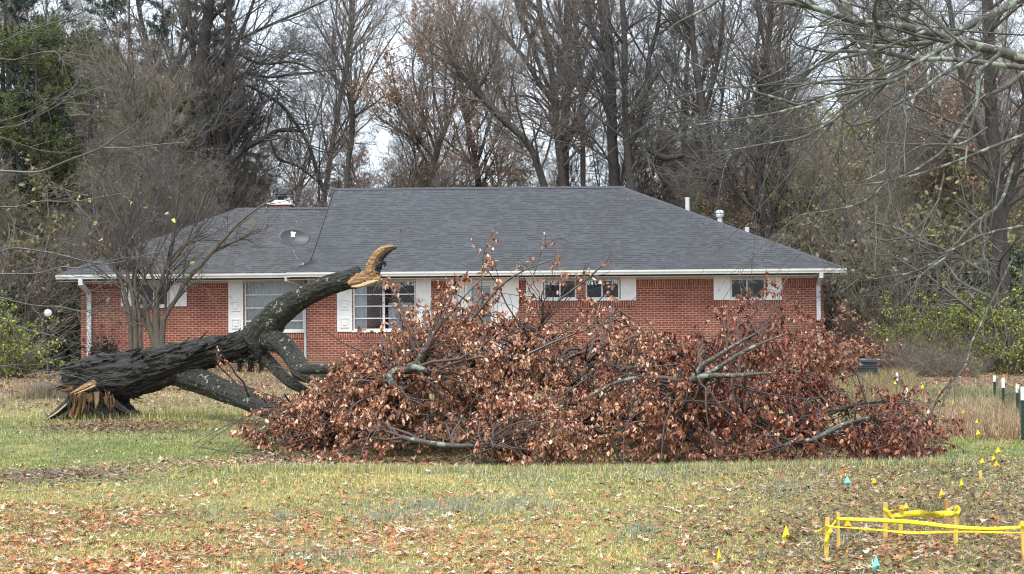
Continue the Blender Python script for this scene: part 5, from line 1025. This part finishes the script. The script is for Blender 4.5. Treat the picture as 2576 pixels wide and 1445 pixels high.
tape([(208, 742), (260, 725), (310, 695), (345, 672), (370, 690)], [d1 - .05, d1 - .05, d1 - .03, d1 - .03, d1 - .03], [14, 26, 30, 34, 26], 'loose_end', None, tw=.4, n=22, seed=11, parent=f2)
letter('CAUTION', at(1308, 745, dq2[5] - .0), at(1412, 745, dq2[5] + .01), .011, f2, -.02)
# flags
def flag(label, vx, y0, y1, w_, m, h0=.1, mark=True, group=None, D=None, lean=0):
    """kite shaped hanging vinyl flag on a wire"""
    yb = y1; D = D or F * (CAMZ - h0) / (yb - 787); bot = pt(vx, y1, D); top = pt(vx, y0, D); hw = w_ / 2 * D / F
    g0 = float(gz(bot[0], D)); o = thing('marker_flag', label, 'marker flag', (bot[0], D, g0), group); H = top[2] - bot[2]; sh = .35 * math.sin(vx)
    c = (top + bot) / 2; X_ = np.array([1., 0, 0]); Yv = np.array([0, -1., 0])
    V = [top, c + X_ * hw * (1 + sh * .3) - np.array([0, 0, H * (.12 + .1 * sh)]) + Yv * .012, bot + X_ * hw * .35 * (1 if sh > 0 else -1), c - X_ * hw * (1 - sh * .3) - np.array([0, 0, H * (.2 - .1 * sh)]), c + Yv * .03 - np.array([0, 0, H * .1]), top + X_ * hw * .1 + np.array([0, .004, -.005]), c - Yv * .02 + X_ * hw * .2]
    me = mk('vinyl', V, [(0, 1, 4), (1, 2, 4), (2, 3, 4), (3, 0, 4), (0, 6, 1), (1, 6, 2), (2, 6, 3), (3, 6, 0)], M[m], o)
    top2 = top + np.array([0, .006, .004]); MB().tube([(bot[0] - hw * .1 + lean, D + .006, g0 - .05), (top[0], D + .008, (g0 + top[2]) / 2), top2], .0012, 5).build('wire_staff', M['steel'], o)
    if mark and hw * F / D > 4:
        a = V[4] + np.array([-hw * .35, -.004, -H * .02]); sv = MB()
        for r_ in range(2): sv.obox(a + np.array([hw * .35, -.001, -r_ * H * .12 + H * .02]), (hw * .28, 0, 0), (0, .0008, 0), (0, 0, H * .025))
        sv.build('printed_mark', M['ink'], o)
    return o
def zf(x, y0, y1, w_): return 1712.4 + x * .3353, 960.5 + y0 * .3353, 960.5 + y1 * .3353, w_ * .3353
for (a, m_, h0, lb) in (((1250, 705, 790, 50), 'flag_b', .08, 'upper aqua flag in the leaf litter behind the taped patch'), ((1465, 1300, 1430, 58), 'flag_b', .03, 'lower aqua flag in front of the taped patch at the bottom edge'),
    ((1450, 720, 780, 40), 'flag_o', .08, 'amber curled flag just right of the upper aqua flag'), ((790, 1075, 1200, 56), 'flag_y', .05, 'large yellow flag standing well left of the leftmost stake'), ((287, 1240, 1370, 32), 'flag_y', .05, 'narrow yellow flag nearest the bottom edge, farthest left of all flags'),
    ((1250, 1025, 1115, 58), 'flag_o', .12, 'amber flag hanging at the left part of the front tapes'), ((1690, 905, 970, 40), 'flag_y', .25, 'yellow flag tip poking above the lettered back tape'), ((1955, 795, 880, 34), 'flag_y', .1, 'yellow flag just behind the leaning bare stake'),
    ((2105, 725, 805, 32), 'flag_y', .1, 'slim yellow flag alone right of and behind the leaning stake'), ((2260, 570, 630, 36), 'flag_y', .12, 'yellow flag directly above the thin yellow lath'), ((2345, 545, 605, 27), 'flag_y', .1, 'yellow flag in the middle of the close trio on the right lawn'),
    ((2368, 585, 655, 35), 'flag_o', .1, 'lowest flag of the close trio on the right lawn'), ((2380, 490, 550, 40), 'flag_y', .14, 'topmost flag of the close trio on the right lawn'), ((2230, 360, 415, 36), 'flag_y', .15, 'broad yellow flag at the lower edge of the dry grass'),
    ((2220, 280, 325, 22), 'flag_y', .2, 'small yellow flag just above the broad one in the dry grass'), ((2122, 205, 255, 26), 'flag_y', .2, 'yellow flag at the upper left edge of the dry grass'), ((2045, 135, 185, 20), 'flag_y', .2, 'yellow flag in green grass, third from the far end of the row'),
    ((1942, 65, 115, 20), 'flag_y', .25, 'small yellow flag, second from the far end of the row'), ((1813, 15, 62, 20), 'flag_y', .25, 'tiny yellow flag at the far end of the row right of the white-topped post'), ((1607, -5, 30, 20), 'flag_y', .35, 'tiny yellow flag hanging beside the leftmost white-topped post')):
    vx, y0, y1, w_ = zf(*a); flag(lb, vx, y0, y1, w_, m_, h0, D=(d3 if a[0] == 1690 else d2 if a[0] == 1250 and a[1] > 1000 else None))
p = gnd(*zf(2250, 750, 750, 1)[:2]); hh = 75 * .3353 * p[1] / F; tag(MB().box(p[0] - .012, p[0] + .012, p[1] - .005, p[1] + .005, p[2] - .05, p[2] + hh).add([p + np.array(q) for q in ((-.012, -.005, hh), (.012, -.005, hh), (.012, .005, hh), (-.012, .005, hh), (0, 0, hh + .012))], [(0, 1, 4), (1, 2, 4), (2, 3, 4), (3, 0, 4)]).build('lath', M['stake']), 'thin yellow lath standing upright below a yellow flag on the right lawn', 'lath')
# fence posts with white tops
wp = []
for (x, c0, c1, by, lb) in ((770, 310, 395, 520, 'green steel post with white top right of the air conditioner, leftmost of the posts'), (870, 470, 595, 760, 'white-topped post rising from behind the dead leaves'), (1798, 340, 405, 660, 'slim white-topped post at the far side of the dry grass, before a massive trunk'),
                            (1888, 365, 470, 760, 'white-topped post second from the left of the group at the right edge'), (2038, 435, 520, 840, 'white-topped post second from the right frame edge'), (2095, 460, 600, 1035, 'tallest nearest white-topped post at the right frame edge')):
    vx, by_ = 2073 + x * .2391, 863.75 + by * .2391; p = gnd(vx, by_); D = p[1]; top = pt(vx, 863.75 + c0 * .2391, D); cb = pt(vx, 863.75 + c1 * .2391, D); o = thing('fence_post', lb, 'fence post', p)
    H = top[2] - p[2]; hc = cb[2] - p[2]; w_ = .022
    b = MB(); b.box(-w_, w_, -.003, .003, -.2, hc); b.box(-.003, .003, .003, .035, -.2, hc)
    for k_ in range(int(hc / .055)): b.box(-.006, .006, -.012, -.003, .04 + k_ * .055, .055 + k_ * .055)
    b.build('steel_shaft', M['post'], o, world=False)
    b = MB(); b.box(-w_ - .001, w_ + .001, -.005, .005, hc, H); b.box(-.005, .005, .005, .037, hc, H); b.build('white_top', M['white'], o, world=False); wp.append((p, H))
def wires(i, j, lb):
    (p, h1), (q, h2) = wp[i], wp[j]; b = MB()
    for f in (.12, .32, .52, .72, .9): b.tube([lift(p, h1 * f) + np.array([0, -.014, 0]), lift((p + q) / 2, (h1 + h2) / 2 * f - .015) + np.array([0, -.014, 0]), lift(q, h2 * f) + np.array([0, -.014, 0])], .0022, 4)
    n = int(np.linalg.norm(q - p) / .15)
    for k_ in range(1, n): c = p + (q - p) * k_ / n + np.array([0, -.014, 0]); hh = h1 + (h2 - h1) * k_ / n; b.tube([lift(c, .03), lift(c, hh * .9)], .0016, 4)
    tag(b.build('wire_fence', M['post']), lb, 'fence')
wires(2, 4, 'thin wire mesh fence running back from the second post from the right edge'); wires(4, 5, 'thin wire mesh fence between the two posts nearest the right edge')
# cut stump overgrown with straw at far left
p = gnd(150, 1000); o = thing('cut_stump', 'low weathered cut stump with straw beside the leaf litter at the far left', 'tree stump', p)
b = MB(); k = 28; V = []
for z, r_ in ((-.05, .62), (.08, .5), (.2, .45), (.27, .44), (.275, .40)):
    for i in range(k): a = 2 * math.pi * i / k; rr = r_ * (1 + .1 * math.sin(5 * a) + .05 * math.sin(9 * a + 1)); V.append((rr * math.cos(a), rr * .7 * math.sin(a), z + .02 * math.sin(3 * a)))
b.add(V, [(j * k + i, j * k + (i + 1) % k, (j + 1) * k + (i + 1) % k, (j + 1) * k + i) for j in range(4) for i in range(k)] + [tuple(4 * k + i for i in range(k))]); b.build('stump_wood', M['myrtle'], o, True, False)
# ------------------------------------------------------------------ grass, straw and fallen leaves
gg = np.random.default_rng(99)
def scatter(n, D0, D1, g, marg=1.5):
    """points on the lawn, evenly spread over the ground"""
    D = np.sqrt(D0 ** 2 + (D1 ** 2 - D0 ** 2) * g.random(n)); x = (g.random(n) * 2 - 1) * D * (1288 / F) * marg; return x, D
def wn(x, y, s, ph=0): return np.sin(x * s + ph + 1.3 * np.sin(y * s * .8 + ph)) * np.sin(y * s * 1.1 + 2.1 * ph + np.sin(x * s * .7)) * .5 + .5 * np.sin(x * s * 2.3 + y * s * 1.9 + ph) * np.sin(y * s * 2.7 - x * s + ph)
def blades(x, y, h, wd, col, g, lean=.5):
    n = len(x); z = gz(x, y); a = g.random(n) * 6.28; d = np.stack([np.cos(a), np.sin(a), np.zeros(n)], 1); s = np.stack([-np.sin(a), np.cos(a), np.zeros(n)], 1); p = np.stack([x, y, z - .005], 1); ln = (lean * g.random(n) * h)[:, None]
    V = np.stack([p - s * wd / 2, p + s * wd / 2, p + d * ln * .35 + s * wd * .35 + np.array([0, 0, 1]) * h[:, None] * .6, p + d * ln * .35 - s * wd * .35 + np.array([0, 0, 1]) * h[:, None] * .6, p + d * ln + np.array([0, 0, 1]) * h[:, None]], 1).reshape(-1, 3)
    b = (np.arange(n) * 5)[:, None]; q = b + np.array([[0, 1, 2, 3]]); t_ = b + np.array([[3, 2, 4, 4]]); return V, q, b + np.array([[3, 2, 4]]), np.repeat(col, 5, 0)
Vs, Q, Tt, Cc, off = [], [], [], [], 0
def addb(x, y, h, wd, col, lean=.6):
    global off
    V, q, t_, c = blades(x, y, h, wd, col, gg, lean); Vs.append(V); Tt.append(np.concatenate([q[:, [0, 1, 2]], q[:, [0, 2, 3]], t_]) + off); Cc.append(c); off += len(V)
straw_c = [(.68, .58, .22), (.52, .47, .15), (.78, .66, .32), (.36, .34, .11)]; green_c = [(.18, .25, .065), (.27, .33, .10), (.13, .19, .05), (.36, .39, .13)]; blue_c = [(.30, .34, .25), (.38, .41, .31), (.25, .29, .20)]
for n, D0, D1, h, wd in ((320000, 8.2, 13, .022, .0045), (265000, 13, 19, .028, .006), (180000, 19, 31, .036, .009), (70000, 31, 46, .05, .013)):
    x, y = scatter(n, D0, D1, gg); px_ = 1288 + x * F / y; py_ = 787 + F * CAMZ / y
    gfac = np.exp(-((py_ - 1110) / 75) ** 2) * np.clip((900 - px_) / 300, 0, 1) + np.exp(-((py_ - 1150) / 50) ** 2) * np.clip((px_ - 2250) / 100, 0, 1) + .22 + .25 * wn(x, y, .9) + .25 * wn(x, y, 3.1, 2)
    isg = gg.random(n) < np.clip(gfac, .04, .97); col = np.where(isg[:, None], pick(green_c, n, gg), pick(straw_c, n, gg)); bl = np.clip(wn(x, y, 1.7, 5) - .3, 0, 1) * .7 * (y < 17); isb = gg.random(n) < bl; col = np.where(isb[:, None], pick(blue_c, n, gg), col)
    bare = (wn(x, y, 1.3, 9) > .45) & (gg.random(n) < .6) | ((px_ > 1950) & (py_ > 1200) & (gg.random(n) < .5)) | ((px_ < 420) & (abs(py_ - 1190) < 25) & (gg.random(n) < .7)) | ((y > 24) & (gg.random(n) < .6)); k_ = ~bare
    addb(x[k_], y[k_], h * (.4 + 1.2 * gg.random(k_.sum())), wd, col[k_], 1.6)
# blue-green wispy tufts
for cx_, cy_, wx_, n in ((1150, 1282, 190, 3800), (960, 1300, 100, 1300), (800, 1400, 160, 1500), (1340, 1278, 90, 1500), (1250, 1200, 190, 1300), (1700, 1200, 160, 1600), (2030, 1192, 100, 1100), (1960, 1235, 120, 1100), (700, 1305, 40, 500), (1600, 1350, 90, 600), (2100, 1370, 25, 300), (1760, 1190, 260, 1500), (560, 1290, 120, 600)):
    vx = gg.normal(cx_, wx_ * .5, n); vy = gg.normal(cy_, 15, n); D = F * CAMZ / (vy - 787); x = (vx - 1288) * D / F; k_ = gg.random(n) < .42 + .5 * wn(x, D, 4.5, 1); x, D = x[k_], D[k_]; n = len(x); addb(x, D, .03 + .06 * gg.random(n), .005, pick(blue_c, n, gg), .9)
# tall fringe where the lawn rises in front of the fallen crown
n = 9000; x = gg.uniform(-2.9, 4.6, n); y = gg.normal(14.75, .12, n); addb(x, y, .04 + .07 * gg.random(n), .005, pick(straw_c + blue_c + green_c[:2], n, gg), .8)
tag(mk('grass', np.concatenate(Vs), np.concatenate(Tt), M['grass'], col=np.concatenate(Cc)), 'short patchy winter grass, tan, green and blue-green', 'grass', kind='stuff')
# dry tall grass stand on the right
Vs, Tt, Cc, off = [], [], [], 0
n = 42000; vx = gg.uniform(2290, 2640, n); D = gg.uniform(18.0, 29, n); x = (vx - 1288) * D / F; k_ = (vx > 2300 + 60 * wn(x, D, .8)) & (D > 18.4 + .5 * wn(x, D, 1.7)); x, D = x[k_], D[k_]; n = len(x)
h_ = (.06 + .26 * gg.random(n) ** 1.4) * np.clip(.75 + .8 * wn(x, D, 1.1), .15, 1.6) * np.clip(1.25 - (D - 18) / 14, .35, 1); gr_ = (gg.random(n) < .18 + .6 * np.clip((D - 21) / 5, 0, 1) + .25 * wn(x, D, .9, 3))[:, None]; addb(x, D, h_, .0055, np.where(gr_, pick([(.16, .19, .08), (.12, .16, .07), (.24, .24, .12)], n, gg), pick([(.46, .33, .20), (.56, .43, .28), (.34, .20, .12), (.20, .11, .08), (.5, .33, .2)], n, gg)), 2.2)
n = 16000; vx = gg.uniform(1980, 2300, n); D = gg.uniform(24, 36, n); addb((vx - 1288) * D / F, D, .12 + .2 * gg.random(n), .008, pick([(.25, .24, .09), (.36, .26, .14), (.2, .14, .08)], n, gg), 1.)
tag(mk('dry_grass', np.concatenate(Vs), np.concatenate(Tt), M['straw'], col=np.concatenate(Cc)), 'tall tan dry grass between the fallen crown and the fence posts', 'dry grass', kind='stuff')
# straw tuft on the far-left stump
Vs, Tt, Cc, off = [], [], [], 0
p = gnd(150, 1000); n = 1800; addb(p[0] + gg.normal(size=n) * .4, p[1] + gg.normal(size=n) * .25 - .1, .12 + .25 * gg.random(n), .006, pick([(.34, .27, .16), (.2, .16, .1), (.12, .1, .06)], n, gg), 1.3)
p = gnd(580, 985); n = 2500; addb(p[0] + gg.normal(size=n) * .9, 23.5 + gg.normal(size=n) * .5, .06 + .12 * gg.random(n), .006, pick(straw_c + green_c[:2], n, gg), 1.)
tag(mk('weeds', np.concatenate(Vs), np.concatenate(Tt), M['straw'], col=np.concatenate(Cc)), 'straw-coloured weeds tangled around the low stump and behind the trunk', 'weeds', kind='stuff')
# fallen leaves: lobed oak or maple shapes
def lobed(x, y, s, col, g, lift_=.03, curl=.45):
    n = len(x); k = 12; a = np.arange(k) * 2 * np.pi / k; rad = np.array([1, .42, .86, .4, .72, .36, .3, .36, .72, .4, .86, .42]); tx = g.normal(size=n) * .22; ty = g.normal(size=n) * .22; rot = g.random(n) * 6.28
    jit = 1 + .3 * g.normal(size=(n, k)); lx = rad * np.cos(a) * jit * g.uniform(.45, 1, (n, 1)); ly = rad * np.sin(a) * jit; cz = curl * (lx ** 2 * g.uniform(-.4, 1, (n, 1)) + ly ** 2 * g.uniform(-.4, 1, (n, 1)))
    X_ = lx * np.cos(rot)[:, None] - ly * np.sin(rot)[:, None]; Y_ = lx * np.sin(rot)[:, None] + ly * np.cos(rot)[:, None]; Zz = cz + X_ * tx[:, None] + Y_ * ty[:, None]; s = s[:, None]
    z0 = gz(x, y) + lift_ * g.random(n) + .35 * s[:, 0] * (np.abs(tx) + np.abs(ty)) * .6; V = np.stack([x[:, None] + X_ * s, y[:, None] + Y_ * s, z0[:, None] + Zz * s], 2); ctr = np.stack([x, y, z0 - .0], 1)[:, None]
    V = np.concatenate([V, ctr], 1).reshape(-1, 3); b = (np.arange(n) * 13)[:, None, None]; i = np.arange(k); Fq = (b + np.stack([i, (i + 1) % k, np.full(k, 12)], 1)[None]).reshape(-1, 3); return V, Fq, np.repeat(col, 13, 0)
lc_r = [(.46, .15, .045), (.38, .11, .035), (.55, .24, .09), (.26, .08, .035)]; lc_p = [(.55, .42, .29), (.44, .31, .18), (.60, .50, .38), (.34, .22, .13), (.50, .34, .15)]; lc_d = [(.16, .09, .055), (.10, .06, .04), (.27, .17, .10), (.38, .28, .2), (.07, .05, .04)]
parts, cols_ = [], []
def litter(x, y, s, col, **kw):
    V, Fq, c = lobed(x, y, s, col, gg, **kw); parts.append((V, Fq)); cols_.append(c)
n = 264000; x, y = scatter(n, 8.2, 16.5, gg); px_ = 1288 + x * F / y; py_ = 787 + F * CAMZ / y
dens = np.clip((py_ - 1200) / 200, 0, 1) ** 1.2 * (.22 + .6 * np.clip((1500 - px_) / 1400, 0, 1)) + .04; dens *= np.clip(.8 + .9 * wn(x, y, 1.6, 4), .15, 1.7); k_ = gg.random(n) < dens * 1.25; x, y, px_ = x[k_], y[k_], px_[k_]; n = len(x)
isp = gg.random(n) < .42; litter(x, y, (.010 + .037 * gg.random(n) ** 1.8), np.where(isp[:, None], pick(lc_p, n, gg), pick(lc_r, n, gg)))
n = 84000; x, y = scatter(n, 8.2, 15.5, gg); px_ = 1288 + x * F / y; k_ = (px_ > 1500) & (gg.random(n) < np.clip((px_ - 1450) / 600, 0, 1)); x, y = x[k_], y[k_]; n = len(x); litter(x, y, .010 + .032 * gg.random(n) ** 1.7, pick(lc_d, n, gg))
n = 22000; x, y = scatter(n, 15, 31, gg); k_ = gg.random(n) < .35 + .3 * wn(x, y, .8, 3); x, y = x[k_], y[k_]; n = len(x); litter(x, y, gg.uniform(.018, .04, n), pick(lc_d + lc_p + [lc_r[0]], n, gg))
n = 5200; vx = gg.normal(820, 260, n); y = gg.normal(15.9, .6, n); x = (vx - 1288) * y / F; litter(x, y, gg.uniform(.02, .045, n), pick(lc_d + lc_p[:2] + lc_r[:1], n, gg))
n = 2600; vx = gg.normal(120, 140, n); vy = gg.normal(1192, 12, n); D = F * CAMZ / (vy - 787); litter((vx - 1288) * D / F, D, gg.uniform(.015, .04, n), pick(lc_d, n, gg))
n = 22000; x, y = scatter(n, 25, 50, gg, 1.4); litter(x, y, gg.uniform(.04, .09, n), pick(lc_d[:3] + lc_d + [lc_r[3]], n, gg), lift_=.05)
n = 12000; vx = gg.uniform(620, 2340, n); y = gg.uniform(15.6, 20.5, n); litter((vx - 1288) * y / F, y, gg.uniform(.03, .06, n), pick([(.10, .05, .035), (.06, .035, .025), (.17, .09, .055)], n, gg))  # extra leaves in near-black colours, painting the shade beneath the crown
n = 3500; vx = gg.normal(300, 110, n); y = gg.normal(21.2, .7, n); litter((vx - 1288) * y / F, y, gg.uniform(.02, .05, n), pick([(.16, .075, .045), (.09, .045, .03), (.3, .17, .1)], n, gg))
V, Fq = join(parts); tag(mk('fallen_leaves', V, Fq, M['litter'], col=np.concatenate(cols_)), 'russet, tan and dark fallen leaves strewn over the lawn, darkened under the crown as painted shade', 'fallen leaves', kind='stuff')

# leaf scraps blown onto the roof
n = 150; vx = gg.uniform(500, 2080, n); vy = gg.uniform(480, 684, n); P = []
for a_, b_ in zip(vx, vy):
    p = onslope(a_, b_, YE, ze1, sl) if a_ > 800 else onslope(a_, b_, YGE, ze1, sl)
    if (a_ < 1563 or (b_ - 470) / (679 - 470) > (a_ - 1563) / 565 + .03) and (a_ > 850 or b_ > 560) and p[1] < YR: P.append(p + np.array([0, 0, .012]))
P = np.array(P); V, Fq = leaves(P, .03 + .07 * gg.random(len(P)) ** 2, gg, -.2, .6, spread=1); tag(mk('roof_leaves', V, Fq, M['litter'], col=np.repeat(pick([(.3, .24, .18), (.36, .32, .27), (.2, .13, .08), (.06, .05, .04)], len(P), gg), 6, 0)), 'small pale leaf scraps scattered on the shingle roof', 'fallen leaves', kind='stuff')
